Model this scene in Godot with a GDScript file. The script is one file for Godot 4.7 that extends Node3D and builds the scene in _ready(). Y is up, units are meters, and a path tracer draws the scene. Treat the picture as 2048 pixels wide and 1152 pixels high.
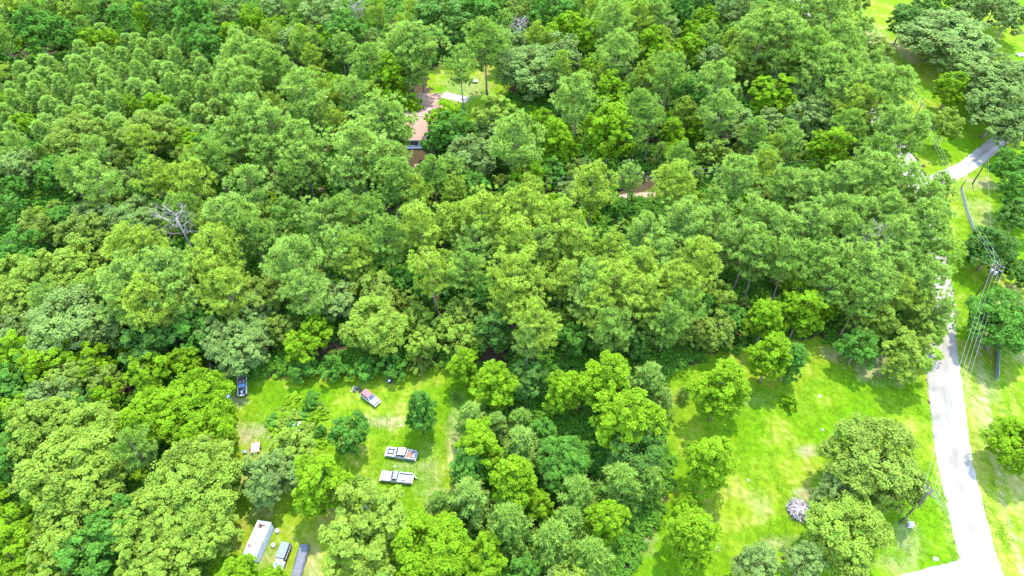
extends Node3D
# A wooded lot seen from a drone: pine and broadleaf woods, two mown clearings, a pale road.
# y is up, metres; the drone hovers 120 m above the origin and looks towards -z.

var rng := RandomNumberGenerator.new()
var taken := {}
var bark := {}
var tones := {}
var kinds := {}
var placed: Array = []      # [x, z, r, zone]
var to_label: Array = []    # [node, look, noun, zone, sideways, z]
var counted := {}
var zone := ""

# ---------------------------------------------------------------- naming
func numbered(called: String) -> String:
	if not taken.has(called):
		taken[called] = 0
		return called
	taken[called] += 1
	return "%s_%03d" % [called, taken[called]]

func tag(o: Node, label: String, category: String, group := "") -> void:
	o.set_meta("label", label)
	o.set_meta("category", category)
	if group:
		o.set_meta("group", group)

func thing(called: String, label: String, category: String, at: Vector3, turn := 0.0, group := "") -> Node3D:
	var o := Node3D.new()
	o.name = numbered(called)
	add_child(o)
	o.position = at
	o.rotation.y = deg_to_rad(turn)
	tag(o, label, category, group)
	return o

func part(called: String, what, m: Material, parent: Node = null) -> MeshInstance3D:
	var o := MeshInstance3D.new()
	o.mesh = what.commit() if what is SurfaceTool else what
	o.material_override = m
	if parent == null:
		o.name = numbered(called)
		add_child(o)
	else:
		var n := called
		var k := 0
		while parent.has_node(NodePath(n)):
			k += 1
			n = "%s_%03d" % [called, k]
		o.name = n
		parent.add_child(o)
	return o

func struct(called: String, what, m: Material) -> MeshInstance3D:
	var o := part(called, what, m)
	o.set_meta("kind", "structure")
	return o

# ---------------------------------------------------------------- materials
func lin(r: float, g: float, b: float) -> Color:
	return Color(r, g, b).linear_to_srgb()

func mat(r: float, g: float, b: float, rough := 0.7, metal := 0.0) -> StandardMaterial3D:
	var m := StandardMaterial3D.new()
	m.albedo_color = lin(r, g, b)
	m.roughness = rough
	m.metallic = metal
	return m

func leaf_mat(r: float, g: float, b: float, through := 0.55) -> StandardMaterial3D:
	var m := mat(r, g, b, 0.55)
	m.vertex_color_use_as_albedo = true
	m.cull_mode = BaseMaterial3D.CULL_DISABLED
	m.metallic_specular = 0.12
	m.backlight_enabled = true
	m.backlight = Color(through * 0.95, through, through * 0.4)
	return m

func noise_tex(scale: float, low: float, high: float, seed_: int, octaves := 4) -> NoiseTexture2D:
	var n := FastNoiseLite.new()
	n.seed = seed_
	n.frequency = scale
	n.fractal_octaves = octaves
	var t := NoiseTexture2D.new()
	t.width = 512
	t.height = 512
	t.seamless = true
	t.noise = n
	var g := Gradient.new()
	g.set_color(0, Color(low, low, low))
	g.set_color(1, Color(high, high, high))
	t.color_ramp = g
	return t

func worn(m: StandardMaterial3D, tex: Texture2D, per_metre: float) -> StandardMaterial3D:
	m.albedo_texture = tex
	m.uv1_triplanar = true
	m.uv1_world_triplanar = true
	m.uv1_scale = Vector3.ONE * per_metre
	if m.roughness > 0.85:
		m.metallic_specular = 0.1
	return m

# ---------------------------------------------------------------- solid shapes
func st_new(flat := true) -> SurfaceTool:
	var st := SurfaceTool.new()
	st.begin(Mesh.PRIMITIVE_TRIANGLES)
	st.set_smooth_group(-1 if flat else 0)
	return st

func done(st: SurfaceTool) -> ArrayMesh:
	st.generate_normals()
	return st.commit()

func quad(st: SurfaceTool, a: Vector3, b: Vector3, c: Vector3, d: Vector3) -> void:
	for v in [a, b, c, a, c, d]:
		st.add_vertex(v)

# a box with its upper edges and its corners cut; taper shrinks the top
func bx(st: SurfaceTool, c: Vector3, s: Vector3, cut := 0.04, taper := Vector2.ONE, lean := 0.0) -> void:
	var rings: Array = []
	var h := s * 0.5
	cut = minf(cut, minf(h.x, minf(h.y, h.z)) * 0.8)
	for k in 4:
		var y: float = [-h.y, -h.y + cut, h.y - cut, h.y][k]
		var t: float = (y + h.y) / s.y
		var inset: float = [cut, 0.0, 0.0, cut][k]
		var x: float = h.x * lerpf(1.0, taper.x, t) - inset
		var z: float = h.z * lerpf(1.0, taper.y, t) - inset
		var o := c + Vector3(lean * t, y, 0)
		var ring := PackedVector3Array()
		for p in [Vector2(x - cut, z), Vector2(x, z - cut), Vector2(x, -z + cut), Vector2(x - cut, -z), Vector2(-x + cut, -z), Vector2(-x, -z + cut), Vector2(-x, z - cut), Vector2(-x + cut, z)]:
			ring.append(o + Vector3(p.x, 0, p.y))
		rings.append(ring)
	loft(st, rings)

# rings run clockwise seen from above, upwards
func loft(st: SurfaceTool, rings: Array, caps := true) -> void:
	for k in rings.size() - 1:
		var a: PackedVector3Array = rings[k]
		var b: PackedVector3Array = rings[k + 1]
		var n := a.size()
		for i in n:
			quad(st, a[i], b[i], b[(i + 1) % n], a[(i + 1) % n])
	if caps:
		for which in [0, rings.size() - 1]:
			var r: PackedVector3Array = rings[which]
			for i in range(1, r.size() - 1):
				if which == 0:
					st.add_vertex(r[0]); st.add_vertex(r[i]); st.add_vertex(r[i + 1])
				else:
					st.add_vertex(r[0]); st.add_vertex(r[i + 1]); st.add_vertex(r[i])

func tube(st: SurfaceTool, pts: Array, radii: Array, sides := 6) -> void:
	var rings: Array = []
	for i in pts.size():
		var p: Vector3 = pts[i]
		var dir: Vector3 = (pts[mini(i + 1, pts.size() - 1)] - pts[maxi(i - 1, 0)]).normalized()
		var u := dir.cross(Vector3(0.31, 0.17, 0.93)).normalized()
		var v := dir.cross(u)
		var ring := PackedVector3Array()
		for k in sides:
			var a := TAU * k / sides
			ring.append(p + (u * cos(a) - v * sin(a)) * float(radii[i]))
		rings.append(ring)
	loft(st, rings)

func drum(st: SurfaceTool, at: Vector3, profile: Array, sides := 14, axis := Vector3.UP) -> void:
	# profile: [height, radius] pairs turned about the axis
	var u := axis.cross(Vector3(0.3, 0.9, 0.2) if absf(axis.y) < 0.8 else Vector3.RIGHT).normalized()
	var v := axis.cross(u)
	var rings: Array = []
	for q in profile:
		var ring := PackedVector3Array()
		for k in sides:
			var a := TAU * k / sides
			ring.append(at + axis * float(q[0]) + (u * cos(a) - v * sin(a)) * float(q[1]))
		rings.append(ring)
	loft(st, rings)

# a thin plate on four corners
func plate(st: SurfaceTool, a: Vector3, b: Vector3, c: Vector3, d: Vector3, thick := 0.02) -> void:
	var n := (b - a).cross(d - a).normalized() * thick * 0.5
	quad(st, a + n, b + n, c + n, d + n)
	quad(st, d - n, c - n, b - n, a - n)
	var p := [a, b, c, d]
	for i in 4:
		var e: Vector3 = p[i]
		var f: Vector3 = p[(i + 1) % 4]
		quad(st, e - n, f - n, f + n, e + n)

# ---------------------------------------------------------------- foliage shapes
var fv := PackedVector3Array()
var fc := PackedColorArray()
var fi := PackedInt32Array()

func unit() -> Vector3:
	var y := rng.randf_range(-1.0, 1.0)
	var a := rng.randf() * TAU
	var r := sqrt(1.0 - y * y)
	return Vector3(cos(a) * r, y, sin(a) * r)

func f_begin() -> void:
	fv = PackedVector3Array()
	fc = PackedColorArray()
	fi = PackedInt32Array()

func f_end() -> ArrayMesh:
	var arrays := []
	arrays.resize(Mesh.ARRAY_MAX)
	arrays[Mesh.ARRAY_VERTEX] = fv
	arrays[Mesh.ARRAY_COLOR] = fc
	arrays[Mesh.ARRAY_INDEX] = fi
	var m := ArrayMesh.new()
	m.add_surface_from_arrays(Mesh.PRIMITIVE_TRIANGLES, arrays)
	return m

func leaf(p: Vector3, n: Vector3, s: float, c: Color) -> void:
	var t := n.cross(unit()).normalized()
	var b := n.cross(t)
	var w := s * rng.randf_range(0.45, 0.75)
	var dip := n * (s * 0.22)
	var k := fv.size()
	fv.append(p - t * s - dip)
	fv.append(p + b * w)
	fv.append(p + t * s - dip)
	fv.append(p - b * w)
	for i in 4:
		fc.append(c)
	fi.append(k); fi.append(k + 1); fi.append(k + 2)
	fi.append(k); fi.append(k + 2); fi.append(k + 3)

func needle(p: Vector3, d: Vector3, s: float, w: float, c: Color) -> void:
	var t := d.cross(Vector3.UP + unit() * 0.7).normalized() * w
	var k := fv.size()
	fv.append(p + t); fv.append(p - t); fv.append(p + d * s)
	fc.append(c); fc.append(c); fc.append(c)
	fi.append(k); fi.append(k + 1); fi.append(k + 2)

func shade_of(base: float, spread: float, warm: float) -> Color:
	var v := clampf(base + rng.randf_range(-spread, spread), 0.25, 1.0)
	var w := rng.randf_range(-warm, warm)
	if rng.randf() < 0.12:
		v = minf(1.0, v + 0.22)
		w += 0.12
	return Color(clampf(v * (1.0 + w), 0, 1), v, clampf(v * (1.0 - w), 0, 1))

func clump(at: Vector3, r: float, out: Vector3, n: int, size: float, tint: float) -> void:
	for i in n:
		var d := unit()
		if d.y < -0.35 and rng.randf() < 0.75:
			d.y = -d.y
		var p := at + Vector3(d.x, d.y * 0.72, d.z) * r * rng.randf_range(0.55, 1.05)
		var nrm := (d * 0.5 + Vector3.UP * 0.75 + out * 0.15 + unit() * 0.6).normalized()
		leaf(p, nrm, size * rng.randf_range(0.65, 1.3), shade_of(tint, 0.14, 0.12))

func broad_crown(r: float, h: float, base: float, lobes: int, clumps: int, leaves: int, size: float, pointed: float) -> ArrayMesh:
	f_begin()
	var mid := h * (1.0 + base) * 0.5
	var half := h * (1.0 - base) * 0.5
	var spin := rng.randf() * TAU
	for k in lobes:
		var t := (k + 0.5) / lobes
		var y := lerpf(0.92, -0.72, t)
		var ring := sqrt(maxf(0.0, 1.0 - y * y))
		if pointed > 0.0:
			ring *= lerpf(1.0, clampf(0.62 - y * 0.55, 0.15, 1.0), pointed)
		var a := spin + k * 2.39996 + rng.randf_range(-0.35, 0.35)
		var reach := rng.randf_range(0.45, 0.92)
		var c := Vector3(cos(a) * ring * r * reach, mid + y * half * rng.randf_range(0.55, 0.95), sin(a) * ring * r * reach)
		var lr := r * rng.randf_range(0.2, 0.44)
		var lobe_tint := rng.randf_range(0.64, 0.9)
		var outwards := Vector3(c.x, (c.y - mid) * 0.6, c.z)
		outwards = outwards.normalized() if outwards.length() > 0.01 else Vector3.UP
		for j in clumps:
			var d := (unit() + outwards * 0.55 + Vector3.UP * 0.4).normalized()
			var p := c + Vector3(d.x, d.y * 0.85, d.z) * lr * rng.randf_range(0.6, 1.08)
			clump(p, lr * rng.randf_range(0.2, 0.44), outwards, leaves, size, clampf(lobe_tint + rng.randf_range(-0.16, 0.16), 0.35, 0.95))
	for k in lobes * 30:
		var d := unit() * pow(rng.randf(), 0.4)
		leaf(Vector3(d.x * r * 0.62, mid + d.y * half * 0.66, d.z * r * 0.62), (unit() + Vector3.UP).normalized(), size * 1.5, shade_of(0.66, 0.12, 0.1))
	return f_end()

func puff(at: Vector3, r: float, up: Vector3, n: int, tint: float) -> void:
	for i in n:
		var d := (unit() + up * 0.55).normalized()
		needle(at + d * r * 0.12, d, r * rng.randf_range(0.7, 1.15), r * rng.randf_range(0.11, 0.18), shade_of(tint, 0.18, 0.12))

func pine_crown(r: float, h: float, base: float, needles: int) -> ArrayMesh:
	f_begin()
	var y := h * base
	var spin := rng.randf() * TAU
	while y < h * 0.985:
		var t := (y - h * base) / (h * (1.0 - base))
		var reach := r * (pow(maxf(0.0, 1.0 - t), 0.55) * (0.62 + 0.5 * minf(1.0, t * 3.2)))
		var n := 6 if t < 0.75 else 4
		spin += 1.1
		for k in n:
			if rng.randf() < 0.2:
				continue
			var a := spin + TAU * k / n + rng.randf_range(-0.5, 0.5)
			var out := Vector3(cos(a), 0, sin(a))
			var len := reach * (rng.randf_range(0.45, 1.2) if rng.randf() < 0.8 else 1.35)
			var rise := rng.randf_range(0.05, 0.4) + t * 0.35
			var tint := rng.randf_range(0.66, 0.92)
			for q in [0.4, 0.6, 0.8, 1.0]:
				var p: Vector3 = Vector3(0, y, 0) + (out + Vector3.UP * rise * float(q)) * (len * float(q))
				p += unit() * 0.45
				puff(p, rng.randf_range(0.5, 0.85), (Vector3.UP + out * 0.5).normalized(), needles, tint)
				if q > 0.6 and len > 1.8:
					var side := out.cross(Vector3.UP) * (len * 0.26 * (1.0 if rng.randf() < 0.5 else -1.0))
					for w in [1.0, -0.9]:
						puff(p + side * float(w) + unit() * 0.3, rng.randf_range(0.45, 0.75), (Vector3.UP + out * 0.5).normalized(), needles, clampf(tint + rng.randf_range(-0.14, 0.14), 0.4, 0.95))
		y += lerpf(1.15, 0.75, t)
	puff(Vector3(0, h - 0.3, 0), 0.9, Vector3.UP, needles, 0.85)
	return f_end()

func young_pine_crown(r: float, h: float) -> ArrayMesh:
	f_begin()
	var y := h * 0.05
	var spin := 0.0
	while y < h * 0.96:
		var t := y / h
		var reach := r * pow(1.0 - t, 0.6) * 1.05
		spin += 0.9
		var n := 6
		for k in n:
			var a := spin + TAU * k / n + rng.randf_range(-0.3, 0.3)
			var out := Vector3(cos(a), 0, sin(a))
			var len := reach * rng.randf_range(0.7, 1.1)
			var tint := rng.randf_range(0.66, 0.92)
			for q in [0.5, 0.78, 1.0]:
				var p: Vector3 = Vector3(0, y, 0) + (out + Vector3.UP * 0.45 * float(q)) * (len * float(q)) + unit() * 0.15
				puff(p, rng.randf_range(0.5, 0.75), (Vector3.UP * 1.3 + out * 0.5).normalized(), 15, tint)
		y += lerpf(0.75, 0.5, t)
	puff(Vector3(0, h * 0.96, 0), 0.6, Vector3.UP * 2.0, 20, 0.85)
	return f_end()

func trunk_mesh(h: float, r0: float, top: float, limbs: int, first: float, reach: float, rise: float) -> ArrayMesh:
	var st := st_new(false)
	var pts: Array = []
	var rad: Array = []
	var bend := Vector3(rng.randf_range(-1, 1), 0, rng.randf_range(-1, 1)) * h * 0.015
	for k in 7:
		var t := k / 6.0
		pts.append(Vector3(0, h * top * t - (0.25 if k == 0 else 0.0), 0) + bend * sin(t * 4.0))
		rad.append(r0 * (1.35 if k == 0 else 1.0) * lerpf(1.0, 0.22, t))
	tube(st, pts, rad, 8)
	for k in limbs:
		var t := lerpf(first, top * 0.92, (k + 0.5) / limbs)
		var a := k * 2.39996 + rng.randf_range(-0.4, 0.4)
		var out := Vector3(cos(a), 0, sin(a))
		var len := reach * lerpf(1.0, 0.45, (k + 0.5) / limbs) * rng.randf_range(0.75, 1.1)
		var p0 := Vector3(0, h * t, 0) + bend * sin(t / top * 4.0)
		tube(st, [p0, p0 + out * len * 0.5 + Vector3.UP * len * rise * 0.4, p0 + out * len + Vector3.UP * len * rise], [r0 * 0.34, r0 * 0.22, r0 * 0.07], 5)
	return done(st)

func bare_limbs(st: SurfaceTool, p: Vector3, d: Vector3, len: float, r: float, depth: int) -> void:
	var mid := p + d * len * 0.5 + unit() * len * 0.06
	var q := p + d * len
	tube(st, [p, mid, q], [r, r * 0.8, r * 0.55], 5)
	if depth == 0:
		return
	for k in (3 if depth > 1 else 4):
		var e := (d + unit() * 0.85).normalized()
		bare_limbs(st, p.lerp(q, rng.randf_range(0.55, 1.0)), e, len * rng.randf_range(0.5, 0.75), r * 0.5, depth - 1)

# ---------------------------------------------------------------- trees
func make_kinds() -> void:
	# kind: [name, noun, category, group, built radius, built height, crowns, trunks]
	var k := {}
	var set_of := func(called: String, noun: String, group: String, r: float, h: float) -> void:
		k[called] = {"noun": noun, "group": group, "r": r, "h": h, "crowns": [], "trunks": []}
	(set_of as Callable).call("pine", "tall pine", "tall pines", 4.6, 21.0)
	(set_of as Callable).call("young_pine", "young pine", "young pines", 3.2, 10.0)
	(set_of as Callable).call("broadleaf", "broadleaf tree", "broadleaf trees", 4.4, 12.0)
	(set_of as Callable).call("tall_broadleaf", "upright tree", "upright broadleaf trees", 4.7, 16.0)
	(set_of as Callable).call("spreading", "spreading tree", "spreading trees", 6.8, 15.0)
	(set_of as Callable).call("conical", "conical tree", "conical trees", 3.8, 12.0)
	(set_of as Callable).call("bush", "bush", "bushes", 2.3, 4.0)
	kinds = k
	for i in 6:
		rng.seed = 100 + i
		k.pine.crowns.append(pine_crown(4.6, 21.0, 0.4 + 0.03 * i, 28))
		k.pine.trunks.append(trunk_mesh(21.0, 0.24, 0.95, 9, 0.42, 3.2, 0.25))
	for i in 4:
		rng.seed = 200 + i
		k.young_pine.crowns.append(young_pine_crown(3.2, 10.0))
		k.young_pine.trunks.append(trunk_mesh(10.0, 0.13, 0.93, 0, 0.3, 1.0, 0.3))
	for i in 6:
		rng.seed = 300 + i
		k.broadleaf.crowns.append(broad_crown(4.4, 12.0, 0.16 + 0.02 * i, 20, 12, 52, 0.2, 0.0))
		k.broadleaf.trunks.append(trunk_mesh(12.0, 0.2, 0.85, 7, 0.25, 3.0, 0.8))
	for i in 5:
		rng.seed = 400 + i
		k.tall_broadleaf.crowns.append(broad_crown(4.7, 16.0, 0.13, 28, 11, 52, 0.205, 0.5))
		k.tall_broadleaf.trunks.append(trunk_mesh(16.0, 0.24, 0.9, 8, 0.22, 3.0, 0.7))
	for i in 5:
		rng.seed = 500 + i
		k.spreading.crowns.append(broad_crown(6.8, 15.0, 0.18, 40, 14, 54, 0.215, 0.0))
		k.spreading.trunks.append(trunk_mesh(15.0, 0.36, 0.75, 9, 0.18, 4.6, 0.75))
	rng.seed = 580
	k.conical.crowns.append(broad_crown(3.8, 12.0, 0.06, 30, 10, 50, 0.2, 1.0))
	k.conical.trunks.append(trunk_mesh(12.0, 0.17, 0.93, 10, 0.1, 2.6, 0.35))
	for i in 4:
		rng.seed = 600 + i
		k.bush.crowns.append(broad_crown(2.3, 4.0, 0.0, 9, 7, 40, 0.24, 0.0))
		k.bush.trunks.append(trunk_mesh(4.0, 0.07, 0.7, 4, 0.1, 1.2, 0.9))

func make_tones() -> void:
	tones = {
		"leaf lime": ["lime green", leaf_mat(0.18, 0.325, 0.012, 0.95)],
		"leaf emerald": ["emerald green", leaf_mat(0.085, 0.215, 0.024, 0.85)],
		"leaf grey": ["grey green", leaf_mat(0.16, 0.245, 0.055, 0.82)],
		"leaf pale": ["pale green", leaf_mat(0.21, 0.315, 0.036, 0.92)],
		"leaf dark": ["dark green", leaf_mat(0.075, 0.165, 0.024, 0.78)],
		"leaf olive": ["olive green", leaf_mat(0.175, 0.255, 0.034, 0.88)],
		"pine yellow": ["yellow green", leaf_mat(0.27, 0.385, 0.044, 0.95)],
		"pine pale": ["pale green", leaf_mat(0.238, 0.37, 0.066, 0.95)],
		"pine mid": ["mid green", leaf_mat(0.185, 0.31, 0.046, 0.92)],
	}
	bark = {"pine": mat(0.17, 0.125, 0.1, 0.95), "other": mat(0.15, 0.125, 0.1, 0.95)}

func tree(kind: String, tone: String, x: float, z: float, h: float, r: float, label := "") -> Node3D:
	var k: Dictionary = kinds[kind]
	var piney := kind.contains("pine")
	var called := {"pine": "pine_tree", "young_pine": "young_pine_tree", "broadleaf": "broadleaf_tree", "tall_broadleaf": "upright_tree", "spreading": "spreading_tree", "conical": "conical_tree", "bush": "bush"}[kind] as String
	var o := Node3D.new()
	o.name = numbered(called)
	add_child(o)
	var which := rng.randi() % (k.crowns as Array).size()
	part("trunk", k.trunks[which], bark.pine if piney else bark.other, o)
	var t: Array = tones[("pine " if piney else "leaf ") + ("yellow" if piney and tone == "yellow" else tone)]
	part("crown", k.crowns[which], t[1], o)
	o.position = Vector3(x, 0, z)
	o.rotation = Vector3(rng.randf_range(-0.05, 0.05), rng.randf() * TAU, rng.randf_range(-0.05, 0.05))
	o.scale = Vector3(r / float(k.r), h / float(k.h), r / float(k.r))
	placed.append([x, z, r, zone, kind])
	counted[kind] = counted.get(kind, 0) + 1
	if label:
		tag(o, label, k.noun, k.group)
	else:
		to_label.append([o, t[0], k.noun, zone, x, z, k.group])
	return o

func forest_of(where: String) -> void:
	zone = where

const NTH := ["first", "second", "third", "fourth", "fifth", "sixth", "seventh", "eighth", "ninth", "tenth"]
const ROWS := ["front row", "second row", "third row", "fourth row", "fifth row", "sixth row", "seventh row", "eighth row", "ninth row", "tenth row", "eleventh row", "twelfth row", "thirteenth row", "fourteenth row", "fifteenth row", "sixteenth row", "seventeenth row", "eighteenth row", "nineteenth row", "twentieth row"]

func label_trees() -> void:
	var alike := {}
	for e in to_label:
		var key: String = "%s %s %s" % [e[1], e[2], e[3]]
		if not alike.has(key):
			alike[key] = []
		alike[key].append(e)
	for key in alike:
		var all: Array = alike[key]
		all.sort_custom(func(a, b): return a[5] > b[5])
		var rows := ceili(all.size() / 9.0)
		var per := ceili(all.size() / float(rows))
		for i in rows:
			var row: Array = all.slice(i * per, (i + 1) * per)
			row.sort_custom(func(a, b): return a[4] / (90.0 - a[5]) < b[4] / (90.0 - b[5]))
			for j in row.size():
				var text: String = key
				if rows > 1:
					text += ", " + ROWS[mini(i, 19)]
				if row.size() > 1:
					text += (", leftmost" if j == 0 else ", rightmost" if j == row.size() - 1 else ", %s from left" % NTH[j])
				tag(row[j][0], text, row[j][2], row[j][6])

# ---------------------------------------------------------------- sheets of ground
func inside(p: Vector2, poly: PackedVector2Array) -> bool:
	return Geometry2D.is_point_in_polygon(p, poly)

var n1 := FastNoiseLite.new()
var n2 := FastNoiseLite.new()
var n3 := FastNoiseLite.new()

func lawn_colour(x: float, z: float, bare: Array, lush: float) -> Color:
	var a := n1.get_noise_2d(x, z)
	var b := n2.get_noise_2d(x, z)
	var c := n3.get_noise_2d(x, z)
	var green := Color(0.086, 0.18, 0.006).lerp(Color(0.14, 0.2, 0.012), clampf(0.5 + a * 1.6 + b * 0.5 - lush, 0, 1))
	var straw := clampf(b * 1.5 + a * 1.1 + c * 0.9 - 0.45 - lush, 0.0, 0.6)
	var col := green.lerp(Color(0.215, 0.195, 0.05), straw)
	var off := x - road_x(z)
	if off > 2.6 and off < 15.0 and z > -96.0:
		var rut := exp(-pow((off - 7.2 + b * 0.3) / 0.28, 2.0))
		var dry := clampf(0.52 + 0.3 * sin(off * 2.1 + b) - off * 0.022 + c * 0.5, 0.0, 0.8)
		col = col.lerp(Color(0.2, 0.2, 0.04), dry).lerp(Color(0.26, 0.23, 0.15), rut * (0.55 + c))
	elif off > -5.0 and off < 0.0 and z > -96.0:
		col = col.lerp(Color(0.21, 0.2, 0.05), clampf(0.3 + b * 0.6 + c * 0.5, 0.0, 0.7))
	for d in bare:
		var q := Vector2((x - d[0]) / d[2], (z - d[1]) / d[3])
		var s := clampf(1.35 - q.length() + b * 0.7 + c * 0.45, 0.0, 1.0) * float(d[4]) * 0.85
		col = col.lerp(Color(0.25, 0.205, 0.12), s)
	return col * clampf(1.0 + c * 0.4 + n2.get_noise_2d(x * 5.0 + z * 1.2, z * 0.5) * 0.22, 0.65, 1.35)

func lawn(called: String, poly: PackedVector2Array, step: float, y: float, bare: Array, lush := 0.0) -> void:
	var lo := poly[0]
	var hi := poly[0]
	for p in poly:
		lo = lo.min(p)
		hi = hi.max(p)
	var w := int((hi.x - lo.x) / step) + 1
	var d := int((hi.y - lo.y) / step) + 1
	var at := PackedInt32Array()
	at.resize((w + 1) * (d + 1))
	at.fill(-1)
	f_begin()
	for j in d:
		for i in w:
			var mid := lo + Vector2(i + 0.5, j + 0.5) * step
			var wob := Vector2(n2.get_noise_2d(mid.x * 1.7, mid.y * 1.7), n2.get_noise_2d(mid.y * 1.7, -mid.x * 1.7)) * 2.5
			if not inside(mid + wob, poly):
				continue
			var q: Array = []
			for k in [[0, 0], [1, 0], [1, 1], [0, 1]]:
				var n: int = (j + int(k[1])) * (w + 1) + i + int(k[0])
				if at[n] < 0:
					at[n] = fv.size()
					var p := lo + Vector2(i + int(k[0]), j + int(k[1])) * step
					fv.append(Vector3(p.x, y + n3.get_noise_2d(p.x, p.y) * 0.006, p.y))
					fc.append(lawn_colour(p.x, p.y, bare, lush))
				q.append(at[n])
			for n in [q[0], q[1], q[2], q[0], q[2], q[3]]:
				fi.append(n)
	var o := struct(called, f_end(), grass_mat)
	o.set_meta("label", "mown bright green grass with dry straw patches")

var grass_mat: StandardMaterial3D
var gravel_mat: StandardMaterial3D

func ribbon(called: String, pts: Array, widths: Array, y: float, base: Color, edge: Color) -> void:
	var curve := Curve3D.new()
	for i in pts.size():
		var p := Vector3(pts[i].x, widths[i], pts[i].y)
		var before: Vector2 = pts[maxi(i - 1, 0)]
		var after: Vector2 = pts[mini(i + 1, pts.size() - 1)]
		var tan_ := Vector3(after.x - before.x, 0, after.y - before.y) * 0.16
		curve.add_point(p, -tan_, tan_)
	var total := curve.get_baked_length()
	var n := int(total / 0.7)
	f_begin()
	var across := 18
	for i in n + 1:
		var s := total * i / n
		var p := curve.sample_baked(s)
		var q := curve.sample_baked(minf(s + 0.5, total))
		var o := curve.sample_baked(maxf(s - 0.5, 0.0))
		var dir := Vector3(q.x - o.x, 0, q.z - o.z).normalized()
		var side := dir.cross(Vector3.UP)
		var ragged := [n3.get_noise_2d(s * 0.9, 7.0) * 0.4, n3.get_noise_2d(s * 0.9, 91.0) * 0.4]
		for k in across + 1:
			var u := k / float(across) * 2.0 - 1.0
			var half: float = p.y * 0.5 + (ragged[0] if u < 0 else ragged[1])
			var v := Vector3(p.x, y, p.z) + side * (u * half)
			v.y += 0.05 * (1.0 - u * u)
			fv.append(v)
			var streak := n1.get_noise_2d(u * 60.0, s * 0.35) + 0.6 * n2.get_noise_2d(v.x, v.z)
			var col := base.lerp(edge, smoothstep(0.82, 1.0, absf(u))) * clampf(1.0 + streak * 0.42, 0.5, 1.4)
			fc.append(col)
	for i in n:
		for k in across:
			var a := i * (across + 1) + k
			for m in [a, a + across + 1, a + across + 2, a, a + across + 2, a + 1]:
				fi.append(m)
	struct(called, f_end(), gravel_mat)

# ---------------------------------------------------------------- vehicles (front towards +x)
func wheel(o: Node3D, x: float, z: float, r := 0.38, bare := false) -> void:
	var s := 1.0 if z > 0 else -1.0
	var st := st_new(false)
	drum(st, Vector3(x, r, z - s * 0.11), [[0.0, r * 0.6], [0.0, r * 0.93], [0.05, r], [0.19, r], [0.23, r * 0.93], [0.23, r * 0.62], [0.17, r * 0.58]], 16, Vector3(0, 0, s))
	var w := part("wheel", done(st), rubber, o)
	var rim := st_new(false)
	drum(rim, Vector3(x, r, z + s * 0.05), [[0.0, r * 0.58], [0.02, r * 0.55], [0.05, r * 0.25], [0.07, 0.02]], 12, Vector3(0, 0, s))
	part("rim", done(rim), steel, w)

var rubber: StandardMaterial3D
var steel: StandardMaterial3D
var glass: StandardMaterial3D
var black: StandardMaterial3D
var white_paint: StandardMaterial3D

func box_part(o: Node, called: String, c: Vector3, s: Vector3, m: Material, cut := 0.04, taper := Vector2.ONE, lean := 0.0) -> MeshInstance3D:
	var st := st_new()
	bx(st, c, s, cut, taper, lean)
	return part(called, done(st), m, o)

func greenhouse(o: Node3D, x0: float, x1: float, w: float, y0: float, y1: float, back: float, front: float, roof: Material, panes: int) -> void:
	# cabin above the belt line with windscreen, rear and side windows
	var tw := w * 0.82
	var st := st_new()
	var low := [Vector3(x1, y0, w / 2), Vector3(x1, y0, -w / 2), Vector3(x0, y0, -w / 2), Vector3(x0, y0, w / 2)]
	var top := [Vector3(x1 - front, y1 - 0.04, tw / 2), Vector3(x1 - front, y1 - 0.04, -tw / 2), Vector3(x0 + back, y1 - 0.04, -tw / 2), Vector3(x0 + back, y1 - 0.04, tw / 2)]
	loft(st, [PackedVector3Array(low), PackedVector3Array(top)])
	part("cabin", done(st), white_paint, o)
	var rf := st_new()
	bx(rf, Vector3((x0 + back + x1 - front) / 2, y1, 0), Vector3(x1 - front - x0 - back + 0.12, 0.09, tw + 0.06), 0.035)
	part("roof", done(rf), roof, o)
	var on := func(a: Vector3, b: Vector3, c: Vector3, d: Vector3, called: String) -> void:
		var m := (a + b + c + d) / 4.0
		var nrm := (b - a).cross(d - a).normalized()
		if nrm.dot(m - Vector3((x0 + x1) / 2, (y0 + y1) / 2 - 0.4, 0)) < 0:
			nrm = -nrm
		var g := st_new()
		var q: Array = []
		for p in [a, b, c, d]:
			q.append(m + (p - m) * 0.86 + nrm * 0.012)
		plate(g, q[0], q[1], q[2], q[3], 0.02)
		part(called, done(g), glass, o)
	(on as Callable).call(low[0], low[1], top[1], top[0], "windscreen")
	(on as Callable).call(low[2], low[3], top[3], top[2], "rear_window")
	for s in [0, 1]:
		var a: Vector3 = low[0] if s == 0 else low[1]
		var b: Vector3 = low[3] if s == 0 else low[2]
		var c: Vector3 = top[3] if s == 0 else top[2]
		var d: Vector3 = top[0] if s == 0 else top[1]
		for k in panes:
			var t0 := k / float(panes)
			var t1 := (k + 1) / float(panes)
			(on as Callable).call(a.lerp(b, t0), a.lerp(b, t1), d.lerp(c, t1), d.lerp(c, t0), "side_window")

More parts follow.
